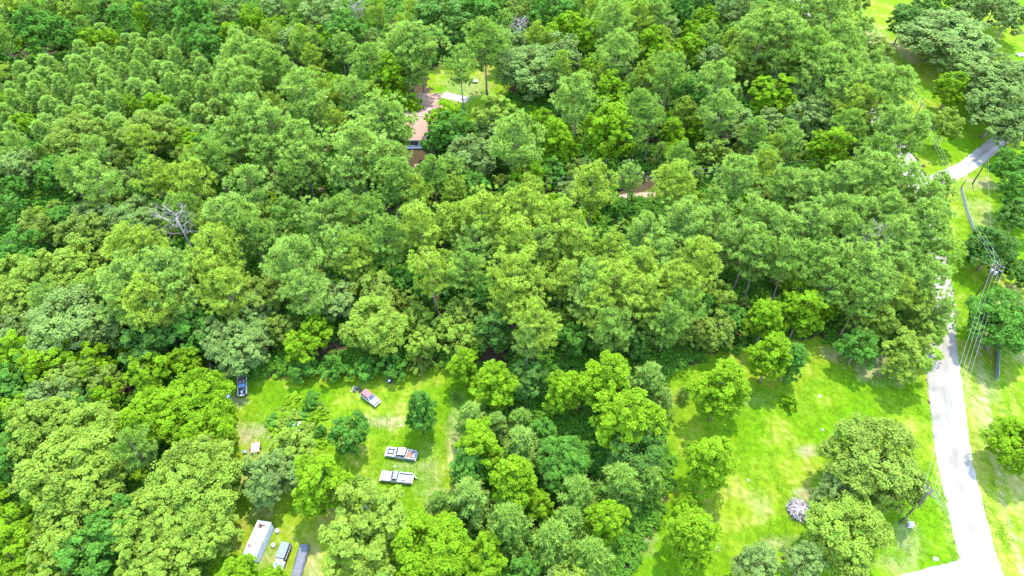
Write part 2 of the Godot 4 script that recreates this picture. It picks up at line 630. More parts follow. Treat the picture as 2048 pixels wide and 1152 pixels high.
func front_end(o: Node3D, x0: float, x1: float, w: float, hood: bool) -> void:
	for s in [-1, 1]:
		box_part(o, "fender", Vector3((x0 + x1) / 2, 0.8, s * (w / 2 - 0.16)), Vector3(x1 - x0, 0.56, 0.32), white_paint, 0.07)
		box_part(o, "headlight", Vector3(x1 + 0.012, 0.86, s * (w / 2 - 0.26)), Vector3(0.06, 0.17, 0.34), glass, 0.02)
	box_part(o, "grille", Vector3(x1 - 0.05, 0.84, 0), Vector3(0.1, 0.24, w - 0.9), black, 0.02)
	box_part(o, "front_bumper", Vector3(x1 + 0.1, 0.56, 0), Vector3(0.2, 0.2, w), steel, 0.05)
	if hood:
		box_part(o, "hood", Vector3((x0 + x1) / 2 + 0.02, 1.05, 0), Vector3(x1 - x0 - 0.02, 0.13, w - 0.1), white_paint, 0.05, Vector2(0.97, 0.94))
	else:
		box_part(o, "engine_bay", Vector3((x0 + x1) / 2, 0.7, 0), Vector3(x1 - x0 - 0.1, 0.1, w - 0.62), black, 0.01)
		box_part(o, "radiator", Vector3(x1 - 0.2, 0.92, 0), Vector3(0.12, 0.26, w - 0.7), steel, 0.02)
		var e := box_part(o, "engine", Vector3((x0 + x1) / 2, 0.93, 0), Vector3(0.74, 0.3, 0.6), white_paint, 0.07)
		var st := st_new(false)
		drum(st, Vector3((x0 + x1) / 2, 1.07, 0.02), [[0, 0.22], [0.1, 0.22], [0.12, 0.16]], 12)
		part("air_filter", done(st), steel, e)
		box_part(o, "battery", Vector3(x1 - 0.5, 0.9, -w / 2 + 0.5), Vector3(0.28, 0.22, 0.2), black, 0.02)
		box_part(o, "cowl", Vector3(x0 + 0.14, 1.04, 0), Vector3(0.28, 0.06, w - 0.36), grey_paint, 0.02)

var grey_paint: StandardMaterial3D

func pickup(label: String, at: Vector3, turn: float, hood: bool, crew: float, whole: bool) -> Node3D:
	var o := thing("pickup_truck", label, "pickup truck", at, turn, "pickup trucks in the clearing")
	var w := 1.95
	var cab0 := 1.05 - crew
	box_part(o, "chassis", Vector3(0, 0.42, 0), Vector3(5.9, 0.2, 1.3), black, 0.03)
	front_end(o, 1.05, 2.95, w, hood)
	box_part(o, "cab_body", Vector3((cab0 + 1.05) / 2, 0.76, 0), Vector3(crew, 0.72, w), white_paint, 0.06)
	greenhouse(o, cab0 + 0.04, 1.0, w - 0.1, 1.12, 1.8, 0.1, 0.62, white_paint, 2 if crew > 1.8 else 1)
	var b1 := cab0 - 0.08
	var b0 := -2.95
	box_part(o, "bed_floor", Vector3((b0 + b1) / 2, 0.66, 0), Vector3(b1 - b0, 0.08, w - 0.1), grey_paint, 0.02)
	box_part(o, "bed_front_wall", Vector3(b1 - 0.04, 0.92, 0), Vector3(0.08, 0.5, w - 0.2), white_paint, 0.02)
	for s in [-1, 1]:
		box_part(o, "bed_side", Vector3((b0 + b1) / 2, 0.84, s * (w / 2 - 0.07)), Vector3(b1 - b0, 0.66, 0.14 if whole else 0.2), white_paint, 0.04)
	if whole:
		box_part(o, "tailgate", Vector3(b0 + 0.05, 0.86, 0), Vector3(0.1, 0.56, w - 0.3), white_paint, 0.03)
	box_part(o, "rear_bumper", Vector3(b0 - 0.1, 0.52, 0), Vector3(0.18, 0.18, w - 0.1), steel, 0.04)
	for s in [-1, 1]:
		box_part(o, "tail_light", Vector3(b0 - 0.012, 0.88, s * (w / 2 - 0.09)), Vector3(0.04, 0.3, 0.12), red_paint, 0.01)
		wheel(o, 1.95, s * 0.88)
		wheel(o, -1.85, s * 0.88)
		box_part(o, "mirror", Vector3(0.75, 1.2, s * (w / 2 + 0.08)), Vector3(0.1, 0.16, 0.18), black, 0.03)
	return o

var red_paint: StandardMaterial3D

# ---------------------------------------------------------------- poles and wires
func wire(label: String, a: Vector3, b: Vector3, sag: float, group: String) -> void:
	var pts: Array = []
	var rad: Array = []
	for k in 17:
		var t := k / 16.0
		pts.append(a.lerp(b, t) - Vector3.UP * sag * 4.0 * t * (1.0 - t))
		rad.append(0.014)
	var st := st_new(false)
	tube(st, pts, rad, 5)
	var o := part("overhead_wire", done(st), wire_mat)
	tag(o, label, "overhead wire", group)

var wire_mat: StandardMaterial3D
var pole_wood: StandardMaterial3D

func pole(label: String, at: Vector3, h: float, turn: float, arms: Array, lamp := false) -> Node3D:
	var o := thing("utility_pole", label, "utility pole", at, turn, "utility poles")
	var st := st_new(false)
	tube(st, [Vector3(0, -0.3, 0), Vector3(0, h * 0.5, 0), Vector3(0, h, 0)], [0.2, 0.17, 0.13], 10)
	part("post", done(st), pole_wood, o)
	for y in arms:
		var c := box_part(o, "crossarm", Vector3(0.2, y, 0), Vector3(0.12, 0.14, 2.5), pole_wood, 0.02)
		for z in [-1.1, -0.45, 1.1]:
			var ins := st_new(false)
			drum(ins, Vector3(0.2, y + 0.07, z), [[0, 0.05], [0.04, 0.09], [0.1, 0.09], [0.2, 0.05], [0.24, 0.02]], 8)
			part("insulator", done(ins), steel, c)
	if lamp:
		for z in [-0.42, 0.42]:
			var tr := st_new(false)
			drum(tr, Vector3(0.1, h - 3.0, z), [[0, 0.2], [0.04, 0.25], [0.85, 0.25], [0.92, 0.2], [0.96, 0.06]], 12)
			part("transformer", done(tr), steel, o)
	return o

# ================================================================ the scene
func _ready() -> void:
	var cam := Camera3D.new()
	cam.name = "camera"
	cam.fov = 45.73
	cam.near = 0.5
	cam.far = 3000.0
	cam.position = Vector3(0, 120, 0)
	cam.rotation_degrees = Vector3(-47, 0, 0)
	add_child(cam)
	cam.current = true

	var sky_mat := ProceduralSkyMaterial.new()
	sky_mat.sky_top_color = Color(0.62, 0.73, 0.89)
	sky_mat.sky_horizon_color = Color(0.95, 0.95, 0.94)
	sky_mat.sky_curve = 0.16
	sky_mat.ground_bottom_color = Color(0.25, 0.32, 0.18)
	sky_mat.ground_horizon_color = Color(0.6, 0.68, 0.6)
	sky_mat.sky_energy_multiplier = 1.75
	var sky := Sky.new()
	sky.sky_material = sky_mat
	var env := Environment.new()
	env.background_mode = Environment.BG_SKY
	env.sky = sky
	env.tonemap_mode = Environment.TONE_MAPPER_LINEAR
	env.tonemap_exposure = 2.85
	env.sdfgi_enabled = true
	env.ssao_enabled = true
	env.ssil_enabled = true
	var we := WorldEnvironment.new()
	we.name = "world_environment"
	we.environment = env
	add_child(we)

	var sun := DirectionalLight3D.new()
	sun.name = "sun"
	sun.light_energy = 1.4
	sun.light_color = Color(1.0, 0.965, 0.9)
	sun.light_angular_distance = 0.5
	sun.shadow_enabled = true
	sun.directional_shadow_max_distance = 600.0
	add_child(sun)
	sun.look_at_from_position(Vector3.ZERO, Vector3(-0.12, -0.94, 0.33), Vector3.UP)

	# ---- shared materials and noises
	rng.seed = 7
	n1.seed = 11
	n1.frequency = 0.035
	n2.seed = 12
	n2.frequency = 0.16
	n3.seed = 13
	n3.frequency = 0.75
	grass_mat = worn(mat(1, 1, 1, 0.9), noise_tex(0.05, 0.72, 1.0, 21), 0.35)
	grass_mat.vertex_color_use_as_albedo = true
	gravel_mat = worn(mat(1, 1, 1, 0.9), noise_tex(0.06, 0.84, 1.0, 22), 0.6)
	gravel_mat.vertex_color_use_as_albedo = true
	rubber = mat(0.02, 0.02, 0.022, 0.85)
	steel = mat(0.5, 0.52, 0.54, 0.45, 0.5)
	glass = mat(0.03, 0.04, 0.05, 0.08)
	black = mat(0.02, 0.02, 0.024, 0.6)
	white_paint = worn(mat(0.37, 0.37, 0.365, 0.4), noise_tex(0.02, 0.86, 1.0, 23), 0.5)
	grey_paint = mat(0.22, 0.22, 0.24, 0.6)
	red_paint = mat(0.35, 0.03, 0.03, 0.4)
	wire_mat = mat(0.22, 0.225, 0.23, 0.6)
	pole_wood = mat(0.07, 0.05, 0.04, 0.9)
	make_tones()

	# ---- ground
	var floor_mat := worn(mat(0.085, 0.062, 0.034, 0.95), noise_tex(0.03, 0.45, 1.0, 24, 5), 0.12)
	var gm := PlaneMesh.new()
	gm.size = Vector2(5000, 5000)
	gm.subdivide_width = 4
	gm.subdivide_depth = 4
	var gnd := struct("ground", gm, floor_mat)
	gnd.position = Vector3(0, -0.02, -200)

	var left_poly := PackedVector2Array([Vector2(-67.7, -87), Vector2(-58.9, -88.3), Vector2(-49.8, -86.4), Vector2(-34.8, -87.5), Vector2(-15.6, -89), Vector2(-5.8, -86), Vector2(-5.6, -76), Vector2(-8, -68), Vector2(-8, -58), Vector2(-15, -49), Vector2(-31, -36), Vector2(-52, -36), Vector2(-56, -57), Vector2(-68, -58), Vector2(-69, -63), Vector2(-60, -68), Vector2(-60, -80)])
	lawn("clearing_lawn", left_poly, 0.45, 0.012, [[-26.7, -74.6, 4.0, 1.6, 0.8], [-51.5, -72.5, 4.5, 2.6, 0.75], [-58, -79.5, 2.6, 1.2, 0.8], [-16, -64, 2.5, 6, 0.3], [-11.5, -72, 1.6, 9, 0.5], [-20, -65, 4.5, 1.5, 0.4], [-14, -55, 1.8, 6, 0.6], [-33, -72, 1.4, 3, 0.6], [-44, -48, 2.2, 3, 0.5], [-35, -44, 2.2, 4, 0.55], [-48, -64, 3, 4, 0.5], [-46, -58, 2, 4, 0.4]], -0.05)
	var right_poly := PackedVector2Array([Vector2(31.5, -86), Vector2(41, -91), Vector2(53, -96), Vector2(66, -97), Vector2(78, -97), Vector2(84, -90), Vector2(91.5, -93), Vector2(89, -84), Vector2(84, -67), Vector2(79.5, -45), Vector2(76.5, -36), Vector2(75, -32), Vector2(14, -32), Vector2(22, -48), Vector2(30, -60), Vector2(30, -71)])
	lawn("open_lawn", right_poly, 0.45, 0.012, [[57.8, -68, 2.3, 1.3, 0.85], [61, -62, 3, 2.0, 0.35], [54.5, -59, 1.8, 1.2, 0.7], [46, -57, 2, 3, 0.35], [47, -50, 3.5, 1.2, 0.6], [36, -49, 1.2, 1.0, 0.7], [23.5, -52, 1.8, 3.2, 0.7], [79, -89, 4.5, 4.5, 0.85], [73, -92, 4, 3, 0.6], [70.5, -50.5, 2.6, 3.0, 0.5], [72, -53, 1.5, 1.2, 0.6], [67, -46, 3, 2, 0.45], [50, -80, 5, 2, 0.25]], 0.12)
	var verge_poly := PackedVector2Array([Vector2(100, -104), Vector2(110, -136), Vector2(116, -149), Vector2(118, -160), Vector2(119, -181), Vector2(122, -210), Vector2(118, -243), Vector2(122, -268), Vector2(135, -300), Vector2(260, -300), Vector2(200, -200), Vector2(112, -32), Vector2(80, -32), Vector2(85, -58), Vector2(92, -80)])
	lawn("road_verge", verge_poly, 0.7, 0.012, [[96.5, -75, 1.4, 12, 0.4], [95, -60, 2, 16, 0.35], [100.5, -84, 2.2, 5, 0.5], [106, -97, 2.2, 4, 0.7], [126, -140, 3, 7, 0.35], [131, -152, 5, 3, 0.6], [112, -95, 4, 5, 0.55], [118, -105, 4, 6, 0.4], [95, -50, 4, 1.2, 0.6], [130, -238, 7, 9, 0.75], [140, -228, 5, 8, 0.6], [160, -215, 8, 5, 0.5]], 0.0)
	lawn("house_yard", PackedVector2Array([Vector2(-29, -212), Vector2(-21, -222), Vector2(-1, -219), Vector2(-1, -194), Vector2(-12, -180), Vector2(-24, -186)]), 0.7, 0.012, [[-15, -203, 8, 7, 0.45]], -0.25)
	lawn("far_field", PackedVector2Array([Vector2(-240, -310), Vector2(-182, -310), Vector2(-184, -262), Vector2(-190, -256), Vector2(-240, -252)]), 1.2, 0.012, [], 0.1)

	# ---- roads
	var road_base := Color(0.215, 0.196, 0.164)
	var road_edge := Color(0.2, 0.185, 0.15)
	var road_poly_c: Array = [Vector2(78, -30), Vector2(79.6, -36), Vector2(81.2, -43.5), Vector2(82.6, -51), Vector2(84.0, -57), Vector2(85.8, -65), Vector2(88.6, -74), Vector2(93.2, -87.7), Vector2(97.8, -100), Vector2(101.2, -108), Vector2(105.4, -121.5), Vector2(109.3, -134.5), Vector2(112.2, -144.8), Vector2(113.9, -153.5), Vector2(114.6, -167.8), Vector2(113, -182), Vector2(111.7, -207), Vector2(111, -240), Vector2(112, -270), Vector2(114, -320)]
	ribbon("road", road_poly_c, [6.6, 6.6, 6.6, 6.6, 6.7, 6.7, 6.8, 6.9, 6.6, 6.3, 6.2, 6.2, 6.2, 6.0, 5.8, 5.6, 5.6, 5.6, 5.6, 5.6], 0.03, road_base, road_edge)
	ribbon("driveway", [Vector2(113.6, -149.5), Vector2(118.5, -152.4), Vector2(122.8, -155), Vector2(130.3, -159.3), Vector2(137.1, -164.8), Vector2(143.2, -169.8), Vector2(149.7, -175.4), Vector2(158, -181)], [7.5, 5.6, 5.0, 4.6, 4.6, 4.6, 4.6, 4.6], 0.036, Color(0.215, 0.198, 0.17), road_edge)
	ribbon("side_road", [Vector2(80.5, -43.5), Vector2(76, -43.2), Vector2(70, -42.2), Vector2(58, -39.5), Vector2(40, -36)], [9.0, 5.6, 5.0, 5.0, 5.0], 0.036, road_base, road_edge)
	ribbon("dirt_track", [Vector2(-27, -161), Vector2(-26.4, -155), Vector2(-25, -147), Vector2(-16.7, -141.5), Vector2(10.3, -142.6), Vector2(35.2, -146.9), Vector2(66, -149.1), Vector2(111, -148)], [2.4, 2.8, 3.0, 2.6, 2.4, 2.2, 2.6, 2.6], 0.0, Color(0.25, 0.175, 0.12), Color(0.13, 0.09, 0.055))
	ribbon("dirt_path", [Vector2(-36, -140), Vector2(-50, -143), Vector2(-60, -165), Vector2(-52, -185)], [3.5, 4.5, 4, 4], 0.004, Color(0.2, 0.13, 0.085), Color(0.13, 0.085, 0.05))
	ribbon("dirt_clearing", [Vector2(-4, -163), Vector2(8, -160), Vector2(20, -157), Vector2(33, -158)], [7, 7, 8, 6], 0.004, Color(0.2, 0.13, 0.085), Color(0.13, 0.085, 0.05))

	# ---- trees that the photograph lets one pick out
	make_kinds()
	rng.seed = 41
	forest_of("behind the young pine stand")
	tree("broadleaf", "dark", -177.7, -234.6, 11.8, 4.6)
	tree("tall_broadleaf", "emerald", -160.3, -220.6, 19.6, 6.3)
	tree("tall_broadleaf", "emerald", -152.8, -221.2, 15.9, 4.9)
	tree("broadleaf", "pale", -160.3, -243.2, 12.4, 4.9)
	tree("broadleaf", "dark", -152.5, -247.8, 10.9, 4.2)
	tree("broadleaf", "lime", -146.2, -224.7, 10.4, 4)
	tree("broadleaf", "lime", -139.6, -223.3, 10.4, 3.9)
	tree("broadleaf", "emerald", -140.5, -238.7, 11.5, 4.5)
	tree("tall_broadleaf", "lime", -131.9, -237.8, 12.7, 3.7)
	tree("broadleaf", "dark", -122.4, -235.6, 15.3, 6.3)
	tree("tall_broadleaf", "emerald", -109.8, -232, 21.1, 6.9)
	tree("broadleaf", "emerald", -104.6, -216.6, 15.3, 6.3)
	tree("broadleaf", "lime", -99.4, -229.1, 9.8, 3.7)
	tree("broadleaf", "grey", -102.3, -239.5, 13.1, 5.2)
	tree("broadleaf", "lime", -92, -235.2, 12.2, 4.8)
	tree("broadleaf", "grey", -85, -242.6, 13.2, 5.3)
	tree("broadleaf", "lime", -83, -232.2, 10.6, 4)
	forest_of("behind the brown roofed house")
	tree("broadleaf", "grey", -73, -214.6, 13.8, 5.6)
	tree("broadleaf", "grey", -67, -232.6, 19, 8.3)
	tree("broadleaf", "grey", -71.5, -216.4, 14.6, 5.9)
	tree("tall_broadleaf", "emerald", -55.4, -215.9, 20.3, 6.6)
	tree("broadleaf", "lime", -64.6, -222.5, 11.1, 4.3)
	tree("broadleaf", "grey", -49.2, -221.4, 11.1, 4.3)
	tree("pine", "mid", -43, -189.8, 22.5, 5.7)
	tree("pine", "pale", -32.8, -193.9, 26, 7.1)
	tree("pine", "pale", -28.1, -195.1, 26, 7.1)
	tree("pine", "mid", -30.3, -189.8, 22.5, 5.7)
	tree("broadleaf", "dark", -24.5, -228.5, 19, 10.8)
	tree("broadleaf", "emerald", -9.9, -232.6, 19, 8.3)
	tree("pine", "mid", -8.2, -197.6, 26, 6.5)
	tree("pine", "pale", -15, -187.3, 23, 4.8)
	forest_of("left of the brown roofed house")
	tree("pine", "pale", -80.5, -188.7, 24.5, 6.3)
	tree("pine", "pale", -74.9, -186, 24.4, 6.3)
	tree("pine", "mid", -70.6, -182.9, 23.1, 5.9)
	tree("pine", "pale", -76.9, -173, 25.5, 6.6)
	tree("broadleaf", "grey", -133.3, -149.1, 12.7, 5)
	tree("broadleaf", "emerald", -124.3, -147.6, 10.9, 4.2)
	tree("pine", "pale", -68.7, -156.3, 24.2, 6.2)
	tree("pine", "pale", -63.7, -153.8, 23.1, 5.9)
	tree("pine", "pale", -73.8, -151.7, 21.2, 5.3)
	tree("pine", "mid", -76, -143.3, 20.6, 5.1)
	tree("pine", "pale", -63.9, -146.4, 19.1, 4.6)
	tree("pine", "yellow", -78, -132.3, 21.6, 5.4)
	tree("pine", "yellow", -88.9, -136.7, 18.6, 4.5)
	tree("pine", "pale", -102, -133.8, 20.1, 5)
	tree("pine", "pale", -63.5, -132.3, 20.8, 5.2)
	tree("broadleaf", "grey", -103.8, -128.7, 12.4, 4.9)
	tree("spreading", "grey", -93.4, -127.4, 12.4, 6.2)
	tree("broadleaf", "emerald", -112.6, -129.3, 10.3, 3.9)
	tree("broadleaf", "olive", -116, -125.4, 11.5, 4.5)
	tree("broadleaf", "emerald", -115.6, -114.7, 14.9, 6.1)
	tree("broadleaf", "olive", -103.1, -121.7, 13.7, 5.5)
	tree("pine", "yellow", -85.4, -111, 20.2, 5)
	tree("pine", "yellow", -81.1, -109.5, 20.1, 5)
	tree("pine", "yellow", -64.5, -108.4, 22.2, 5.6)
	tree("pine", "pale", -65.7, -119.3, 22.3, 5.7)
	tree("pine", "mid", -77.7, -123.8, 18.7, 4.5)
	tree("pine", "mid", -59.8, -116.2, 19.8, 4.9)
	tree("broadleaf", "emerald", -127.3, -132.6, 11.5, 4.5)
	forest_of("in the young pine stand")
	tree("spreading", "olive", -103.2, -163.3, 13.7, 7.1)
	tree("broadleaf", "lime", -106.9, -181.9, 10.4, 3.9)
	tree("broadleaf", "lime", -116.6, -184.5, 7.5, 2.6)
	tree("spreading", "olive", -122.9, -162.2, 13.3, 6.8)
	tree("broadleaf", "lime", -155.1, -184.4, 8.8, 3.2)
	tree("broadleaf", "lime", -144.5, -172.7, 9.2, 3.4)
	forest_of("near the brown roofed house")
	tree("pine", "mid", -55.8, -137.4, 17.8, 4.2)
	tree("pine", "pale", -57, -146.2, 16.5, 3.8)
	tree("tall_broadleaf", "lime", -37.3, -187.5, 20.5, 6.6)
	tree("broadleaf", "lime", -30.3, -183.3, 8.8, 3.2)
	tree("broadleaf", "grey", -46.7, -191.3, 10.9, 4.2)
	tree("pine", "pale", -45.5, -174, 20.6, 5.1)
	tree("pine", "pale", -58, -168.3, 25.1, 6.5)
	tree("broadleaf", "lime", -57.6, -196.7, 9.1, 3.3)
	tree("pine", "pale", -33.8, -155.3, 25.1, 6.5)
	tree("broadleaf", "lime", -20.2, -172.6, 12.3, 4.9)
	tree("broadleaf", "emerald", -16.9, -164.6, 14.5, 5.9)
	tree("pine", "mid", -31.1, -154.6, 20.4, 5.1)
	tree("broadleaf", "emerald", -22.3, -163.4, 9, 3.3)
	tree("broadleaf", "pale", -4.8, -172.2, 14.8, 6.1)
	tree("broadleaf", "grey", -6.5, -168.7, 10.9, 4.2)
	tree("broadleaf", "grey", -10.4, -152.5, 15.2, 6.2)
	tree("pine", "pale", -38.8, -142.4, 26, 7)
	tree("pine", "pale", -55.2, -147.4, 22.7, 5.8)
	tree("pine", "pale", -52.7, -141.3, 20.5, 5.1)
	tree("pine", "mid", -19.7, -139.2, 17.9, 4.2)
	tree("pine", "pale", -30.7, -145.8, 18.2, 4.4)
	tree("pine", "mid", -29.5, -133, 21.7, 5.5)
	tree("pine", "pale", -39.8, -136.3, 19.4, 4.7)
	tree("broadleaf", "emerald", -10.5, -140.6, 11.8, 4.6)
	tree("pine", "pale", -32.1, -157.1, 21.5, 5.4)
	forest_of("in the far central woods")
	tree("broadleaf", "olive", 1.4, -237.1, 15.4, 6.3)
	tree("broadleaf", "grey", -1.7, -213.8, 14.5, 5.9)
	tree("spreading", "grey", 6, -197.3, 16, 9.8)
	tree("broadleaf", "grey", 15.6, -205, 17, 7)
	tree("broadleaf", "lime", 19.4, -222, 17.1, 7.1)
	tree("broadleaf", "emerald", 14.4, -236.1, 19, 8.4)
	tree("pine", "pale", 31.4, -212.7, 25, 6.5)
	tree("pine", "yellow", 43, -222.2, 20.9, 5.2)
	tree("pine", "pale", 48.9, -225.2, 21.1, 5.3)
	tree("tall_broadleaf", "emerald", 59.4, -234.3, 18.3, 5.8)
	tree("tall_broadleaf", "lime", 25.9, -215.9, 17.5, 5.6)
	tree("pine", "pale", 31.5, -194.3, 23.8, 6.1)
	tree("tall_broadleaf", "lime", 45, -208.5, 18.1, 5.8)
	tree("broadleaf", "lime", 58.8, -213.6, 13.7, 5.5)
	tree("broadleaf", "grey", 52.3, -225.2, 13.4, 5.4)
	tree("broadleaf", "lime", 61.9, -227, 11.6, 4.5)
	tree("broadleaf", "lime", 26.9, -202, 12.6, 5)
	tree("pine", "mid", 46.2, -180, 23.9, 6.1)
	tree("tall_broadleaf", "emerald", 52.3, -178.7, 19.1, 6.1)
	tree("pine", "pale", 17.9, -165.5, 24.9, 6.4)
	tree("tall_broadleaf", "lime", 29.3, -181.2, 17.6, 5.6)
	forest_of("between house and overhead wires")
	tree("broadleaf", "lime", 9, -172.9, 10.4, 4)
	tree("pine", "pale", 1, -146.4, 25.3, 6.5)
	tree("tall_broadleaf", "lime", 12.1, -157.1, 17.2, 5.4)
	tree("pine", "mid", 36.5, -168.2, 20.3, 5)
	tree("tall_broadleaf", "lime", 26.4, -158.5, 21.8, 7.1)
	tree("broadleaf", "lime", 16.3, -159.1, 10.7, 4.1)
	tree("pine", "mid", 38.3, -161.5, 19, 4.6)
	tree("tall_broadleaf", "lime", 45.1, -164.3, 13.4, 4)
	tree("broadleaf", "lime", 46.3, -159.1, 9.8, 3.7)
	tree("broadleaf", "lime", 54.2, -168.7, 10, 3.8)
	tree("broadleaf", "lime", 4.1, -143.8, 13, 5.2)
	tree("broadleaf", "emerald", 11.1, -148, 10.3, 3.9)
	tree("pine", "yellow", 19.9, -131.4, 21.6, 5.4)
	tree("pine", "yellow", 40.1, -133.8, 20.9, 5.2)
	forest_of("in the far woods by the road")
	tree("broadleaf", "lime", 68.7, -236, 11.8, 4.6)
	tree("broadleaf", "dark", 70.4, -248.3, 12.5, 5)
	tree("broadleaf", "grey", 79.8, -237.6, 17.8, 7.4)
	tree("pine", "pale", 86.3, -218.2, 25.4, 6.6)
	tree("pine", "pale", 94.3, -216.4, 26, 6.9)
	tree("pine", "pale", 103.4, -215, 26, 7.2)
	tree("broadleaf", "grey", 66.1, -207.6, 12.8, 5.1)
	tree("spreading", "pale", 75.9, -204.7, 13.8, 7.1)
	tree("pine", "pale", 77.8, -202.1, 26, 7.6)
	tree("pine", "pale", 84.2, -200.2, 26, 7.6)
	tree("pine", "mid", 89.3, -191.4, 25.8, 6.7)
	tree("broadleaf", "emerald", 91.4, -200.9, 11.9, 4.7)
	tree("pine", "pale", 90.6, -184.2, 25.3, 6.5)
	tree("pine", "pale", 101.6, -200.9, 24.3, 6.2)
	tree("pine", "pale", 58.1, -173.8, 24.5, 6.3)
	tree("broadleaf", "lime", 77.6, -181.4, 15.9, 6.5)
	tree("broadleaf", "lime", 97.4, -190, 12.2, 4.8)
	tree("broadleaf", "grey", 90.1, -183.2, 14, 5.7)
	tree("pine", "pale", 100.1, -171.6, 24.4, 6.3)
	tree("pine", "pale", 107.8, -171.6, 24.4, 6.3)
	tree("broadleaf", "dark", 136.1, -229.6, 15.8, 6.5)
	tree("broadleaf", "olive", 123.6, -246.3, 14.1, 5.7)
	tree("pine", "pale", 99.7, -183.9, 22.1, 5.6)
	tree("pine", "pale", 94.6, -174.1, 21.6, 5.4)
	tree("pine", "pale", 107.3, -189.7, 20.4, 5.1)
	tree("broadleaf", "olive", 121.3, -209.5, 12.9, 5.1)
	tree("broadleaf", "grey", 119, -215.7, 10.9, 4.2)
	tree("broadleaf", "olive", 116.1, -239.7, 15.5, 6.3)
	tree("pine", "pale", 112.4, -211.4, 20.4, 5.1)
	forest_of("beside the overhead wires")
	tree("pine", "pale", 57.3, -164.5, 21, 5.2)
	tree("broadleaf", "grey", 63.5, -167, 14.6, 6)
	tree("broadleaf", "grey", 72.9, -166.6, 13.4, 5.4)
	tree("broadleaf", "grey", 83.8, -168.6, 15.3, 6.3)
	tree("broadleaf", "grey", 92.3, -171.5, 12.9, 5.2)
	tree("broadleaf", "pale", 55.9, -156.6, 11.8, 4.6)
	tree("tall_broadleaf", "lime", 85.6, -153.1, 18.4, 5.9)
	tree("pine", "pale", 54.9, -133.9, 21.7, 5.5)
	tree("pine", "pale", 66.6, -134.4, 18.4, 4.4)
	tree("pine", "pale", 72.5, -133.3, 18.4, 4.4)
	tree("pine", "pale", 80.7, -132.1, 20.8, 5.2)
	tree("pine", "pale", 88.4, -135, 22.7, 5.8)
	tree("pine", "pale", 96, -132.1, 21.6, 5.4)
	tree("pine", "yellow", 97.2, -167.6, 21.2, 5.3)
	tree("pine", "pale", 100.2, -154.3, 23.1, 5.9)
	tree("broadleaf", "grey", 92.4, -176.1, 13.7, 5.5)
	tree("pine", "mid", 93.8, -145.3, 19.9, 4.9)
	tree("pine", "mid", 103.1, -164.3, 18.2, 4.4)
	tree("pine", "mid", 92, -159.2, 18.9, 4.6)
	forest_of("around the curved driveway")
	tree("pine", "pale", 104.6, -132.9, 17.6, 4.1)
	tree("spreading", "grey", 145.9, -217.6, 16, 14.3)
	tree("broadleaf", "grey", 174.5, -233.2, 16, 6.6)
	tree("spreading", "grey", 147.6, -189.8, 16, 10.6)
	tree("spreading", "grey", 142.1, -174, 16, 8.8)
	tree("spreading", "grey", 158.5, -191.5, 14.3, 7.4)
	tree("broadleaf", "grey", 142.6, -165.1, 14.5, 5.9)
	tree("broadleaf", "lime", 134.6, -187.4, 12.8, 5.1)
	tree("broadleaf", "pale", 124.9, -168.4, 12.2, 4.8)
	tree("broadleaf", "emerald", 136.5, -150.6, 12.1, 4.8)
	tree("broadleaf", "grey", 165.6, -239.5, 16.2, 6.7)
	tree("broadleaf", "grey", 176.3, -245.3, 14.9, 6.1)
	tree("broadleaf", "emerald", 163.5, -245.5, 14.1, 5.7)
	forest_of("beside the pale road")
	tree("pine", "pale", 106.2, -153.2, 21.2, 5.3)
	tree("broadleaf", "dark", 149.1, -242, 15.5, 6.4)
	tree("pine", "pale", 100.1, -127.8, 18.9, 4.6)
	tree("pine", "pale", 93.5, -115.8, 22.8, 5.8)
	tree("pine", "mid", 93.8, -109, 19.3, 4.7)
	tree("pine", "pale", 89.2, -100.4, 19.5, 4.8)
	tree("pine", "pale", 90.2, -94.6, 15, 3.3)
	tree("broadleaf", "pale", 88.9, -94.1, 11.5, 4.5)
	forest_of("right of the pale road")
	tree("broadleaf", "emerald", 130.8, -138.6, 13.4, 5.4)
	tree("broadleaf", "dark", 127.7, -130.5, 12, 4.7)
	tree("spreading", "dark", 114.7, -118, 11.7, 5.7)
	tree("broadleaf", "dark", 119.7, -111.6, 9.7, 3.6)
	tree("spreading", "emerald", 105.1, -93.4, 13.8, 7.1)
	tree("spreading", "lime", 94.4, -65.4, 11.3, 5.4)
	forest_of("along the lawn's back edge")
	tree("broadleaf", "pale", 81.3, -85.6, 13.3, 5.3)
	tree("broadleaf", "pale", 77.6, -94.8, 12, 4.7)
	tree("broadleaf", "emerald", 73, -89.1, 10.4, 4)
	tree("pine", "mid", 69, -100.7, 18.1, 4.3)
	tree("pine", "pale", 77.8, -99.7, 19.4, 4.8)
	tree("pine", "mid", 73.3, -96.5, 17.8, 4.2)
	tree("pine", "yellow", 83.1, -98.8, 17.3, 4.1)
	tree("broadleaf", "olive", 43.8, -93.5, 10.5, 4)
	tree("broadleaf", "emerald", 48.9, -97.9, 8.9, 3.2)
	tree("tall_broadleaf", "lime", 64.2, -104.6, 14.2, 4.3)
	tree("tall_broadleaf", "lime", 62.4, -96.6, 15.2, 4.7)
	tree("tall_broadleaf", "lime", 69.8, -100.6, 11.4, 3.2)
	tree("tall_broadleaf", "lime", 54.3, -94.5, 14, 4.2)
	tree("tall_broadleaf", "lime", 52.7, -84.5, 14.6, 4.5)
	tree("tall_broadleaf", "emerald", 57, -84.9, 12.4, 3.6)
	tree("broadleaf", "olive", 40.6, -93.1, 9.6, 3.6)
	forest_of("in the middle of the pine lot")
	tree("pine", "pale", 30, -114.4, 20.4, 5.1)
	tree("pine", "pale", 40.1, -118, 22.2, 5.6)
	tree("pine", "yellow", 22.2, -110.4, 18.7, 4.5)
